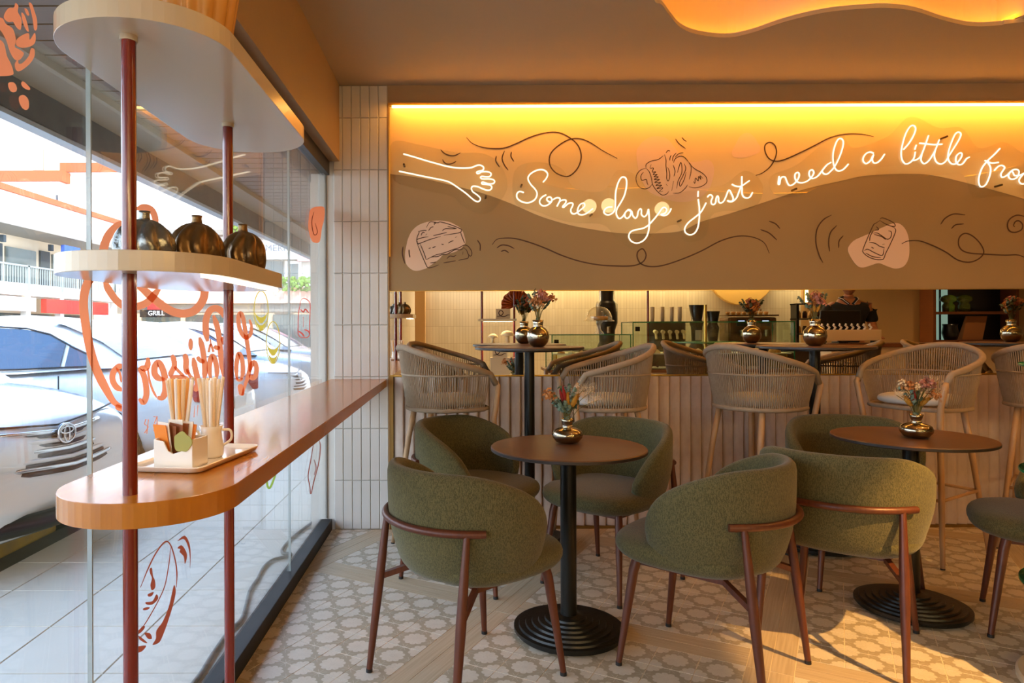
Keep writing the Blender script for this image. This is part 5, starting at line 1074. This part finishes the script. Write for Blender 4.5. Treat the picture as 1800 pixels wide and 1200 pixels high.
m3_('iron_frame', -34.1, -32.3, 9.6, 9.75, 57.7, drk, .1); m3_('iron_frame', -34.1, -33.95, 8.0, 12.6, 57.7, drk, .1); m3_('iron_frame', -32.4, -32.25, 8.0, 11.2, 57.7, drk, .1); m3_('block_window', -30.6, -29.6, 8.6, 10.6, 58.9, eav, .2); m3_('block_window', -28.4, -27.4, 8.6, 10.6, 58.9, eav, .2)
# =================================================== THE ROOM BEHIND THE CAMERA (seen in the mirror)
def RP(x, y, d): dx, dy = unroll(x, y); return (dx*d/1200, 8.2-d, CH-dy*d/1200)
def tiled(name, c1, c2, grt, horiz):
    m = bpy.data.materials.new(name); m.use_nodes = True; p = m.node_tree.nodes['Principled BSDF']; p.inputs['Roughness'].default_value = .3
    g = N(m, 'ShaderNodeNewGeometry'); s = N(m, 'ShaderNodeSeparateXYZ'); c = N(m, 'ShaderNodeCombineXYZ'); Lk(m, g.outputs['Position'], s.inputs[0])
    Lk(m, s.outputs['Z'], c.inputs[0]); Lk(m, s.outputs[horiz], c.inputs[1]); b = N(m, 'ShaderNodeTexBrick'); b.offset = 0; b.inputs['Scale'].default_value = 1
    b.inputs['Brick Width'].default_value = .3095; b.inputs['Row Height'].default_value = .0542; b.inputs['Mortar Size'].default_value = .0022; b.inputs['Mortar Smooth'].default_value = .2
    b.inputs['Color1'].default_value = (*lin(c1), 1); b.inputs['Color2'].default_value = (*lin(c2), 1); b.inputs['Mortar'].default_value = (*lin(grt), 1)
    Lk(m, c.outputs[0], b.inputs['Vector']); Lk(m, b.outputs['Color'], p.inputs['Base Color'])
    bu = N(m, 'ShaderNodeBump'); bu.inputs['Strength'].default_value = .4; bu.inputs['Distance'].default_value = .002; bu.invert = True; Lk(m, b.outputs['Fac'], bu.inputs['Height']); Lk(m, bu.outputs[0], p.inputs['Normal'])
    return m
tw = tiled('glazed_wall_tiling', 'D3CCBC', 'C8C0AE', 'A9A08E', 'X'); twy = tiled('glazed_side_tiling', 'D3CCBC', 'C8C0AE', 'A9A08E', 'Y')
wr = obj('wall_rear', B().bb(XL-.1, 6.2, YB-.12, YB, 0, ZC+.05), tw, kind='structure')
obj('painted_panel', B().bb(6.2, XR, YB-.12, YB, 0, ZC+.05), mat('tan_wall_panel', 'BE9B6C', .5), wr)
obj('wall_left', B().bb(XL-.1, XL, YB, -.9, 0, 2.25), twy, kind='structure')
obj('wall_right', B().bb(XR, XR+.1, YB, YM+.2, 0, ZC+.05), plaster, kind='structure')
obj('trim_3', B().bb(-.80, -.62, -4.2, -4.02, 0, ZC), mat('ochre_corner_post', 'B08A58', .6), kind='structure')
lr = thing('rear_light_strip', 'yellow LED line washing down the tiled rear wall', 'light strip', (0, YB, 2.5)); obj('diffuser', B().bb(.2, 6.1, .02, .035, 0, .012), emis('rear_led', 'FFC46A', 3.), lr); obj('profile', B().bb(.2, 6.1, 0, .04, .012, .03), brass, lr)
# front counter
cst = mat('cream_counter_stone', 'CDB68F', .4, noise=(4, .2)); cgl = glass_mat('case_glass', (.93, .98, .94), .05)
ct = thing('service_counter', 'cream service counter with glass cases, reflected in the mirror', 'counter', (0, -1.3, 0))
obj('counter_body', B().bb(1.22, 4.54, -.4, .36, 0, .60), cst, ct); obj('counter_top', B().bb(1.18, 4.55, -.44, .40, .60, .64), mat('walnut_counter_top', '6A4020', .35), ct)
tc_ = thing('till_counter', 'cream till counter in front of the barista, mostly hidden behind the bar table', 'counter', (5.0, .52, 0)); obj('counter_body', B().bb(-.95, 1.3, -.22, .24, 0, .98), cst, tc_); obj('counter_top', B().bb(-.98, 1.33, -.25, .27, .98, 1.02), MC['walnut_counter_top'] if 'walnut_counter_top' in MC else iron, tc_)
lattice = mat('dark_pretzel_brown', '4A2A16', .6)
def case(lb, x0, x1, z1, n, items):
    t = thing('display_case', lb, 'display case', ((x0+x1)/2, -1.3, .64), 0, 'glass pastry cases'); w_ = (x1-x0)/2; h = z1-.64
    for a, b_ in (((-w_, w_, .32, .326), 'front_glass'), ((-w_, w_, -.326, -.32), 'rear_glass')): obj(b_, B().bb(a[0], a[1], a[2], a[3], 0, h), cgl, t)
    obj('side_glass', B().bb(-w_, -w_+.006, -.32, .32, 0, h), cgl, t); obj('side_glass', B().bb(w_-.006, w_, -.32, .32, 0, h), cgl, t); obj('top_glass', B().bb(-w_, w_, -.32, .32, h, h+.006), cgl, t)
    ed = mat('case_green_edge', '2C6A45', .15, spec=.8)
    for sx_ in (-w_, w_):
        for sy_ in (-.322, .322): obj('glass_edge', B().bb(sx_-.006, sx_+.006, sy_-.006, sy_+.006, 0, h+.006), ed, t)
        obj('glass_edge', B().bb(sx_-.006, sx_+.006, -.32, .32, h-.004, h+.008), ed, t)
    for sy_ in (-.322, .322): obj('glass_edge', B().bb(-w_, w_, sy_-.006, sy_+.006, h-.004, h+.008), ed, t)
    obj('hinge', B().bb(-w_+.03, -w_+.09, .31, .335, h-.12, h-.06), iron, t)
    obj('inner_shelf', B().bb(-w_+.02, w_-.02, -.28, .28, .20, .215), mat('pale_marble_shelf', 'D8D0BC', .3), t); obj('shelf_support', B().bb(-w_+.06, -w_+.08, -.25, .25, 0, .2), brass, t); obj('shelf_support', B().bb(w_-.08, w_-.06, -.25, .25, 0, .2), brass, t)
    return t
case('taller glass pastry case with green edges, right of centre in the mirror', 2.33, 4.50, 1.275, 0, 0); case('lower glass pastry case with the cake dome on top, in the mirror', 1.24, 2.30, 1.105, 0, 0)
for i in range(6):
    b = B(); x = 2.5+.3*i
    b.tube([(0, 0, .02), (.09, 0, .08), (.18, 0, .02)], .012, 6).tube([(0, 0, .10), (.09, 0, .03), (.18, 0, .10)], .012, 6)
    tag(obj('lattice_stand', b, lattice, loc=(x, -1.02, .65)), 'dark brown lattice ornament low in the taller pastry case', 'ornament', 'lattice ornaments in the pastry case')
crust = mat('golden_crust', 'D09A4C', .6, noise=(40, .6), col2='8E5420'); sugar = mat('icing_cream', 'EAD9B0', .7)
rnd = random.Random(9)
for i, (x, z) in enumerate([(1.38, .856), (1.52, .856), (1.66, .856), (1.80, .856), (1.96, .856), (2.12, .856), (2.48, .856), (2.66, .856), (2.84, .856), (3.04, .856), (3.24, .856), (3.62, .856), (3.86, .856), (4.06, .856), (4.28, .856)]):
    r = .045+.02*rnd.random() if i < 6 else .07+.02*rnd.random(); h = .035 if i < 6 else (.10 if i > 10 else .06)
    b = B().grid(14, 6, lambda u_, v: Vector((cos(2*pi*u_)*r*sin(pi/2*min(1, (1-v)*1.05+.02)), sin(2*pi*u_)*r*.75*sin(pi/2*min(1, (1-v)*1.05+.02)), h*v*(1+.08*sin(9*u_*pi)))), closeu=True)
    tag(obj('pastry', b, [crust, sugar, crust][i % 3], smooth=True, loc=(x, -1.08, z)), ('small round pastry on the shelf of the lower case' if i < 6 else 'domed golden pastry on the shelf of the taller case' if i > 10 else 'flat pastry on the shelf of the taller case, near the cups'), 'pastry', 'pastries in the lower case' if i < 6 else 'domed pastries' if i > 10 else 'flat pastries')
t = thing('cake_dome', 'glass cake dome on a pedestal standing on the lower pastry case', 'cake stand', (1.93, -1.28, 1.112))
dg_ = glass_mat('dome_glass', (.97, .95, .9), .12, power=3.)
obj('pedestal', B().lathe([(0, 0), (.075, 0), (.07, .015), (.035, .05), (.028, .1), (.04, .15), (.06, .175), (0, .178)], 28), dg_, t, smooth=True); obj('plate', B().lathe([(0, .178), (.21, .178), (.215, .186), (.21, .192), (0, .19)], 36), dg_, t, smooth=True)
obj('dome', B().lathe([(.185, .192), (.18, .25), (.15, .32), (.10, .365), (.02, .385), (.02, .40), (.035, .42), (.03, .445), (0, .455)], 36), dg_, t, smooth=True)
tag(obj('cake_slice', B().lathe([(0, 0), (.10, 0), (.10, .045), (.09, .055), (0, .055)], 20), crust, smooth=True, loc=(1.96, -1.28, 1.305)), 'small golden cake under the glass dome', 'cake')
# back counter with the coffee machines
bc = thing('back_counter', 'dark back counter carrying the coffee machines along the tiled wall', 'counter', (0, -2.8, 0)); obj('counter_body', B().bb(1.9, 6.2, -.35, .3, 0, .82), mat('dark_counter_front', '3E2C1C', .5), bc); obj('worktop', B().bb(1.86, 6.24, -.38, .33, .82, .86), iron, bc)
mblack = mat('satin_black_machine', '0E0D0C', .3, spec=.6); steel = mat('brushed_machine_steel', '8E7A5E', .25, .9)
def machine(nm, lb, x, prof, cat='coffee grinder', col=mblack, extra=None, sq=1., y=-2.75, z=.86):
    t = thing(nm, lb, cat, (x, y, z)); obj('housing', B().lathe(prof, 24, sy=sq), col, t, smooth=True, sharp=50)
    if extra: extra(t)
    return t
machine('coffee_grinder', 'tall black coffee grinder behind the cake dome', 2.36, [(0, 0), (.15, 0), (.15, .05), (.12, .12), (.13, .30), (.17, .42), (.17, .72), (.15, .75), (.12, .78), (.13, 1.05), (0, 1.05)], extra=lambda t: (obj('control_panel', B().bb(-.08, .06, .15, .185, .47, .66), iron, t), obj('spout', B().cyl((0, .13, .36), (0, .13, .26), .03), steel, t), obj('panel_light', B().bb(-.045, -.03, .186, .189, .50, .515), emis('red_panel_lamp', 'E04030', 2.), t)))
machine('cup_dispenser', 'wide black cup and syrup dispenser between the grinders', 3.32, [(0, 0), (.30, 0), (.30, .42), (.27, .44), (0, .44)], 'dispenser', sq=.5, extra=lambda t: [obj('tap', B().cyl((-.22+.11*i, .16, .27), (-.22+.11*i, .20, .16), .02, n=10).cyl((-.22+.11*i, .10, .28), (-.22+.11*i, .20, .27), .03, n=10), sugar, t) for i in range(5)])
cupm = mat('paper_cup_white', 'E4D6BC', .6)
for i, x in enumerate((3.10, 3.26, 3.41, 3.54)):
    for k in range(6): tag(obj('paper_cup', B().lathe([(0, 0), (.028, 0), (.036, .09), (.038, .092), (.034, .092), (.026, .004)], 16), cupm, smooth=True, loc=(x, -2.78, 1.301+k*.028)), 'cream paper cup, %s of its stack, %s stack on the black dispenser' % (['lowest', 'second', 'third', 'fourth', 'fifth', 'topmost'][k], ['first', 'second', 'third', 'fourth'][i]), 'cup', 'paper cup stacks')
machine('coffee_grinder', 'black grinder with white lettering in front of the dispenser', 3.80, [(0, 0), (.12, 0), (.12, .03), (.08, .10), (.09, .35), (.11, .42), (.08, .46), (.12, .70), (0, .70)], extra=lambda t: obj('side_label', B().bb(-.05, .05, .085, .092, .14, .30), MC['plate_white'] , t) and None)
machine('coffee_grinder', 'smaller black grinder beside the espresso machine', 4.06, [(0, 0), (.11, 0), (.11, .03), (.07, .12), (.10, .34), (.07, .40), (.11, .60), (0, .60)])
t = thing('espresso_machine', 'wide two-group espresso machine with two lit displays', 'espresso machine', (4.62, -2.75, .86))
obj('housing', B().bb(-.38, .38, -.22, .2, .10, .50), mat('bronze_machine_body', '6A4A2A', .3, .6), t, bevel=.03); obj('top_rail', B().bb(-.4, .4, -.24, .22, .52, .54), steel, t); obj('drip_tray', B().bb(-.38, .38, -.2, .32, 0, .10), iron, t, bevel=.01)
for s in (-1, 1):
    obj('group_head', B().cyl((.19*s, .26, .30), (.19*s, .26, .20), .045), steel, t, smooth=True, sharp=40); d_ = obj('display', B().bb(.19*s-.07, .19*s+.07, .20, .215, .36, .47), mblack, t); obj('display_text', B().bb(.19*s-.05, .19*s+.05, .216, .218, .43, .445), emis('blue_white_display', 'BFD0FF', 1.5), d_)
for i in range(8): tag(obj('espresso_cup', B().lathe([(0, 0), (.025, 0), (.036, .05), (.032, .05), (0, .006)], 14), crust, smooth=True, loc=(4.30+.088*i, -2.75, 1.402)), 'small brown cup lined up on top of the espresso machine', 'cup', 'cups on the espresso machine')
t = thing('jar_shelf', 'black framed shelf of jars right of the espresso machine', 'shelf', (5.62, -2.8, .86))
for x in (-.22, .22): obj('upright', B().bb(x-.02, x+.02, -.1, .1, 0, .72), mblack, t)
for z in (.22, .46, .70): obj('shelf_board', B().bb(-.24, .24, -.12, .12, z, z+.02), mblack, t)
for i in range(8): tag(obj('jar', B().lathe([(0, 0), (.035, 0), (.035, .09), (.025, .10), (.028, .115), (0, .115)], 14), [crust, lattice][i % 2], smooth=True, loc=(5.46+.1*(i % 4), -2.8, .86+(.245 if i < 4 else .485))), 'small jar on the %s board of the black shelf' % ('lower' if i < 4 else 'middle'), 'jar', 'jars on the black shelf')
# rounded lit niche on the tiled wall, small vertical lamp
t = thing('rounded_wall_sign', 'large rounded yellow-lit panel on the tiled wall', 'wall panel', (5.1, YB, 2.05)); obj('panel', B().prism([stadium(-.62, .62, -.45, .9, 16)], .0, .08, lambda a, b_, c: (a, c, b_)), mat('buttery_panel', 'E6C070', .6), t, bevel=.02)
t = thing('vertical_lamp', 'small bright vertical lamp beside the rounded panel', 'lamp', (6.28, YB, 1.9)); obj('lamp_tube', B().bb(-.02, .02, .03, .07, -.25, .6), emis('vertical_lamp_glow', 'FFE0A0', 2.5), t); obj('bracket', B().bb(-.03, .03, 0, .03, -.27, .62), brass, t)
# till
t = thing('till_screen', 'black till monitor standing in front of the barista', 'monitor', (4.33, .42, 1.02)); obj('screen', B().box((0, 0, .23), (.46, .03, .28), rx=radians(-8)), mblack, t, bevel=.01); obj('stand', B().bb(-.05, .05, -.08, .08, 0, .015).bb(-.025, .025, -.01, .01, .0, .12), mblack, t)
t = thing('wave_box', 'cream box with a black and white wave pattern standing on the till counter', 'box', (4.27, .66, 1.02)); obj('box_body', B().bb(-.30, .34, -.08, .08, .03, .15), mat('cream_box', 'CDB68F', .6), t, bevel=.004)
for s in (-.27, .31): obj('leg', B().bb(s-.01, s+.01, -.06, .06, 0, .03), iron, t)
b = B()
for i in range(9): b.tube([(-.27+.066*i, 0, .15), (-.25+.066*i, 0, .175), (-.275+.066*i, 0, .20), (-.265+.066*i, 0, .215)], .012, 6)
obj('wave_ornament', b, MC['plate_white'], t, kind='stuff')
# pole shelf unit by the tiled wall
t = thing('pole_shelf', 'red pole shelf with lit cream boards in the mirror, left of the cake dome', 'shelf', (.53, -1.3, 0))
for x in (-.22, .23): obj('pole', B().cyl((x, 0, 0), (x, 0, ZC), .016, n=16), pm, t, smooth=True, sharp=40)
for z in (.56, .985, 1.33): obj('shelf_board', B().bb(-.27, .40 if z < 1.3 else .25, -.16, .16, z-.03, z), shm, t, bevel=.004)
for z in (.945, 1.29): obj('shelf_led', B().bb(-.2, .2, .1, .11, z+.002, z+.008), emis('shelf_led_warm', 'FFD890', 2.5), t)
light('shelf_led_light', 'AREA', (.53, -1.3, 1.29), 1.6, (1, .75, .4), size=.4, size_y=.05); light('shelf_led_light', 'AREA', (.53, -1.3, .945), 1.6, (1, .75, .4), size=.4, size_y=.05)
b = B(); n = 60
for i in range(n+1):
    a = -.5+(pi+1.0)*i/n; r = .21*(1+.05*abs(sin(a*7))); b.v += [(0, 0, 0), (cos(a)*r*.5, .02*sin(a*24), sin(a)*r*.5), (cos(a)*r, .035*sin(a*24), sin(a)*r)]
for i in range(n): b.f += [(3*i, 3*i+1, 3*i+4), (3*i+1, 3*i+2, 3*i+5, 3*i+4)]
tag(obj('fan_shell', b, mat('burnt_orange_glass', 'B04A0E', .25, trans=.2, emit='802800', estr=0.), smooth=True, solid=.006, loc=(.80, -1.36, 1.52), recalc=False), 'large burnt orange fan shell standing on the top board of the pole shelf', 'ornament')
def card(lb, x, z):
    t = thing('menu_card', lb, 'card', (x, -1.2, z), 0, 'cream cards on the pole shelf'); obj('card_panel', B().bb(-.10, .10, -.004, .004, 0, .135), MC['cream_box'], t)
    b = B(); mp = lambda u_, v: (-u_, .0055, v)
    ribbon(b, [(.09, .03), (.05, .035), (.02, .05), (.0, .08), (.02, .11), (.05, .105), (.06, .07), (.03, .035), (-.02, .03), (-.06, .05), (-.09, .05)], .013, mp, 4); obj('swirl_mark', b, lattice, t, recalc=False)
card('cream card with a brown swirl on the top board of the pole shelf', .60, 1.332); card('cream card with a brown swirl on the lowest board of the pole shelf', .55, .80)
obj('card_block', B().bb(.42, .68, -1.28, -1.12, .562, .80), MC['cream_box'])
tag(bpy.data.objects['card_block'], 'cream block under the lower swirl card', 'block')
mush = mat('ivory_ceramic', 'DCCBA6', .5)
for i, (x, s, lb) in enumerate(((.66, 1.25, 'taller ivory mushroom ornament on the middle board'), (.46, .95, 'shorter ivory mushroom ornament at the left of the middle board'))):
    t = thing('mushroom_ornament', lb, 'ornament', (x, -1.25, .987), 0, 'mushroom ornaments'); obj('stalk', B().lathe([(0, 0), (.028*s, 0), (.022*s, .05*s), (.025*s, .09*s), (0, .09*s)], 18), mush, t, smooth=True)
    obj('cap', B().lathe([(0, .085*s), (.075*s, .088*s), (.078*s, .096*s), (.06*s, .125*s), (.03*s, .142*s), (0, .146*s)], 24), mush, t, smooth=True)
bouquet('pink flower bunch on the lowest board of the pole shelf', (.72, -1.2, .565), 'flowers', 1.5, 9, [('p', 0, 10, .13), ('p', 90, 20, .13), ('p', 200, 18, .12), ('e', 150, 30, .13), ('e', 180, 24, .11), ('o', 270, 20, .12), ('d', 30, 20, .1)])
t = thing('pole_shelf', 'single red pole rising behind the glass case near the cups', 'pole', (2.72, -1.66, 0)); obj('pole', B().cyl((0, 0, 0), (0, 0, ZC), .016, n=16), pm, t, smooth=True, sharp=40)
# bookcase
oak = mat('red_brown_bookcase_oak', '6E3A16', .45, noise=(5, .3, (1, 1, 9)))
bx = thing('bookcase', 'red-brown open bookcase with dark backs at the right of the mirror', 'bookcase', (9.1, YB+.2, 0))
for x in (-.76, .70): obj('side_panel', B().bb(x, x+.05, -.18, .18, 0, 2.3), oak, bx)
for z in (.30, .92, 1.42, 2.0): obj('shelf_board', B().bb(-.71, .70, -.18, .18, z, z+.045), oak, bx)
obj('back_board', B().bb(-.25, .70, -.19, -.175, 0, 2.3), mblack, bx); obj('window_back', B().bb(-.55, -.25, -.19, -.18, .3, 2.2), emis('daylight_gap', 'A8C8B8', .3), bx); obj('window_bar', B().bb(-.41, -.38, -.18, -.165, .3, 2.2), mblack, bx)
gg = mat('green_glass_jar', '6E7A22', .1, trans=.6)
for i, x in enumerate((8.72, 9.0)): tag(obj('glass_jar', B().lathe([(0, 0), (.09, 0), (.10, .10), (.07, .16), (.13, .20), (.12, .26), (.05, .30), (0, .30)], 24), gg, smooth=True, loc=(x, YB+.22, 1.467)), 'green glass mushroom jar on the upper bookcase board, %s one' % ('left' if i == 0 else 'right'), 'jar', 'green glass jars')
tag(obj('paper_bag', B().add([(-.18, -.06, 0), (.18, -.06, 0), (.18, .06, 0), (-.18, .06, 0), (-.06, -.02, .42), (.30, -.02, .42), (.30, .02, .42), (-.06, .02, .42)], [(3, 2, 1, 0), (4, 5, 6, 7), (0, 1, 5, 4), (1, 2, 6, 5), (2, 3, 7, 6), (3, 0, 4, 7)]), mat('kraft_paper', '9A6030', .8), loc=(9.1, YB+.22, .967)), 'brown paper bag leaning on the lower bookcase board', 'bag')
tag(obj('dark_pot', B().lathe([(0, 0), (.09, 0), (.13, .12), (.11, .24), (.12, .28), (0, .28)], 20), mblack, smooth=True, loc=(8.75, YB+.22, .967)), 'black rounded pot on the lower bookcase board', 'pot')
# hanging lamps over the tables
globe = emis('opal_globe_glow', 'FFD9A0', 4.5)
for i, (x, y, z) in enumerate(((1.36, .95, 2.47), (1.55, 1.0, 2.47), (2.12, .95, 2.44))):
    t = thing('pendant_lamp', ['opal globe pendant nearest the window, mirrored in the acrylic', 'opal globe pendant in the middle of the three', 'opal globe pendant farthest from the window'][i], 'lamp', (x, y, z), 0, 'opal globe pendants')
    obj('globe', B().lathe([(.075*sin(pi*k/12)+1e-6*(k in (0, 12)), -.075*cos(pi*k/12)) for k in range(13)], 24), globe, t, smooth=True); obj('stem', B().cyl((0, 0, .07), (0, 0, ZC-z), .006, n=10), brass, t); obj('canopy_disc', B().lathe([(0, ZC-z-.012), (.085, ZC-z-.012), (.085, ZC-z), (0, ZC-z)], 36), brass, t)
# barista
skin = mat('warm_skin', 'A8704C', .5); shirt = mat('black_polo_fabric', '0C0C0F', .85); hairm = mat('dark_hair', '17110D', .7); trous = mat('dark_trousers', '1A1A20', .85)
p = thing('person', 'barista in a black polo with white-striped collar, standing behind the till', 'person', (4.72, -.10, 0), radians(98)); p.scale = (1.08, 1.12, 1.035)
def skinned(name, pts, edges, m, par, root=0, sub=2):
    me = bpy.data.meshes.new(name); me.from_pydata([q[0] for q in pts], edges, []); me.materials.append(m); o = link(name, me, par)
    q = o.modifiers.new('skin', 'SKIN'); q.use_smooth_shade = True
    for i, s_ in enumerate(me.skin_vertices[0].data if me.skin_vertices else []): pass
    if not me.skin_vertices:
        bm = bmesh.new(); bm.from_mesh(me); bm.verts.layers.skin.verify(); bm.to_mesh(me); bm.free()
    for i, sv in enumerate(me.skin_vertices[0].data):
        r = pts[i][1]; sv.radius = r if isinstance(r, tuple) else (r, r); sv.use_root = (i == root)
    s2 = o.modifiers.new('sub', 'SUBSURF'); s2.levels = sub; s2.render_levels = sub; return o
# local frame: +x is forward, +y is the person's left
J = [((0, 0, .93), (.12, .15)), ((0, 0, 1.12), (.11, .14)), ((.01, 0, 1.30), (.12, .16)), ((0, 0, 1.42), (.08, .12)), ((.01, 0, 1.50), .055), ((.03, 0, 1.56), .055),
    ((.0, .19, 1.40), .055), ((.02, .25, 1.14), .045), ((.22, .20, 1.06), .033), ((.0, -.19, 1.40), .055), ((.02, -.25, 1.14), .045), ((.22, -.20, 1.06), .033),
    ((0, .10, .84), .085), ((.01, .11, .47), .055), ((0, .11, .08), .04), ((.10, .12, .035), .035), ((0, -.10, .84), .085), ((.01, -.11, .47), .055), ((0, -.11, .08), .04), ((.10, -.12, .035), .035)]
Eg = [(0, 1), (1, 2), (2, 3), (3, 4), (4, 5), (3, 6), (6, 7), (7, 8), (3, 9), (9, 10), (10, 11), (0, 12), (12, 13), (13, 14), (14, 15), (0, 16), (16, 17), (17, 18), (18, 19)]
skinned('body', J, Eg, skin, p)
def head(u_, v):
    a = 2*pi*u_; ph = pi*v; x = cos(a)*sin(ph); y = sin(a)*sin(ph); z = -cos(ph); jaw = 1-.28*max(0, -z)**1.3
    X = x*.098*jaw*(1.04 if x > 0 else 1)+(.012 if z < 0 and x > 0 else 0)*(-z); X += .022*math.exp(-((y/.22)**2+((z+.12)/.20)**2))*(x > 0)
    X -= .010*(x > 0)*(math.exp(-(((abs(y)-.38)/.16)**2+((z-.05)/.10)**2))); return Vector((X, y*.078*jaw, z*.118))
hd = obj('head', B().grid(40, 26, head, closeu=True), skin, p, smooth=True, loc=(.035, 0, 1.645)); hd.rotation_euler = (0, radians(8), radians(24))
obj('hair', B().grid(30, 12, lambda u_, v: Vector((cos(2*pi*u_)*.103*sin(pi*(.5-.5*v)*.98+.02)-.012, sin(2*pi*u_)*.085*sin(pi*(.5-.5*v)*.98+.02), .118*cos(pi*(.5-.5*v)*.98+.02)+.012+(.035 if cos(2*pi*u_) > 0 else -.02)*(1-v))), closeu=True), hairm, hd, smooth=True)
for s in (-1, 1): obj('eye', B().lathe([(.011*sin(pi*k/8)+1e-6, -.011*cos(pi*k/8)) for k in range(9)], 12), mblack, hd, smooth=True, loc=(.088, .030*s, .008)); obj('ear', B().lathe([(0, -.006), (.022, -.004), (.026, .004), (0, .008)], 14, sx=.7), skin, hd, smooth=True, loc=(-.005, .078*s, -.005)).rotation_euler = (radians(90), 0, 0)
obj('mouth', B().tube([(.088, -.022, -.062), (.094, 0, -.064), (.088, .022, -.062)], .0035, 6), mat('lip', '7A4030', .5), hd)
S_ = [((0, 0, .90), (.14, .17)), ((0, 0, 1.12), (.13, .165)), ((.01, 0, 1.30), (.135, .185)), ((0, 0, 1.42), (.09, .13)), ((0, .18, 1.41), .072), ((.01, .235, 1.27), .068), ((.015, .245, 1.20), .066), ((0, -.18, 1.41), .072), ((.01, -.235, 1.27), .068), ((.015, -.245, 1.20), .066)]
skinned('polo_shirt', S_, [(0, 1), (1, 2), (2, 3), (3, 4), (4, 5), (5, 6), (3, 7), (7, 8), (8, 9)], shirt, p)
skinned('trousers', [((0, 0, .94), (.13, .16)), ((0, .10, .84), .095), ((.01, .11, .47), .066), ((0, .11, .12), .055), ((0, -.10, .84), .095), ((.01, -.11, .47), .066), ((0, -.11, .12), .055)], [(0, 1), (1, 2), (2, 3), (0, 4), (4, 5), (5, 6)], trous, p)
cl = obj('collar', B().tube([(.085, .018, 1.425), (.06, .07, 1.48), (0, .082, 1.50), (-.05, .05, 1.51), (-.06, 0, 1.515), (-.05, -.05, 1.51), (0, -.082, 1.50), (.06, -.07, 1.48), (.085, -.018, 1.425)], .014, 8), shirt, p, smooth=True); obj('collar_stripe', B().tube([(.10, .03, 1.43), (.075, .082, 1.487), (0, .098, 1.508)], .003, 6).tube([(.10, -.03, 1.43), (.075, -.082, 1.487), (0, -.098, 1.508)], .003, 6), MC['plate_white'], cl)
for s in (-1, 1):
    b = B(); w0 = Vector((.22, .20*s, 1.06)); q = Vector((.29, .19*s, 1.045))
    skinned('hand', [(tuple(w0), .028), (tuple(w0.lerp(q, .6)), (.018, .036)), (tuple(q), (.014, .036))], [(0, 1), (1, 2)], skin, p)
    for k in range(4): yy = .19*s+(k-1.5)*.018; L = [.07, .08, .075, .058][k]; obj('finger', B().tube(smooth2([Vector((.285, yy, 1.045)), Vector((.285+L*.5, yy, 1.043)), Vector((.285+L, yy, 1.028))], 3), [.0085]*6+[.006], 8), skin, p, smooth=True)
    obj('thumb', B().tube(smooth2([Vector((.25, .19*s-.03*s, 1.045)), Vector((.275, .19*s-.052*s, 1.04)), Vector((.305, .19*s-.055*s, 1.032))], 3), [.0105]*6+[.007], 8), skin, p, smooth=True)
    obj('shoe', B().box((.05, .115*s, .035), (.27, .095, .07)), mblack, p, bevel=.02)
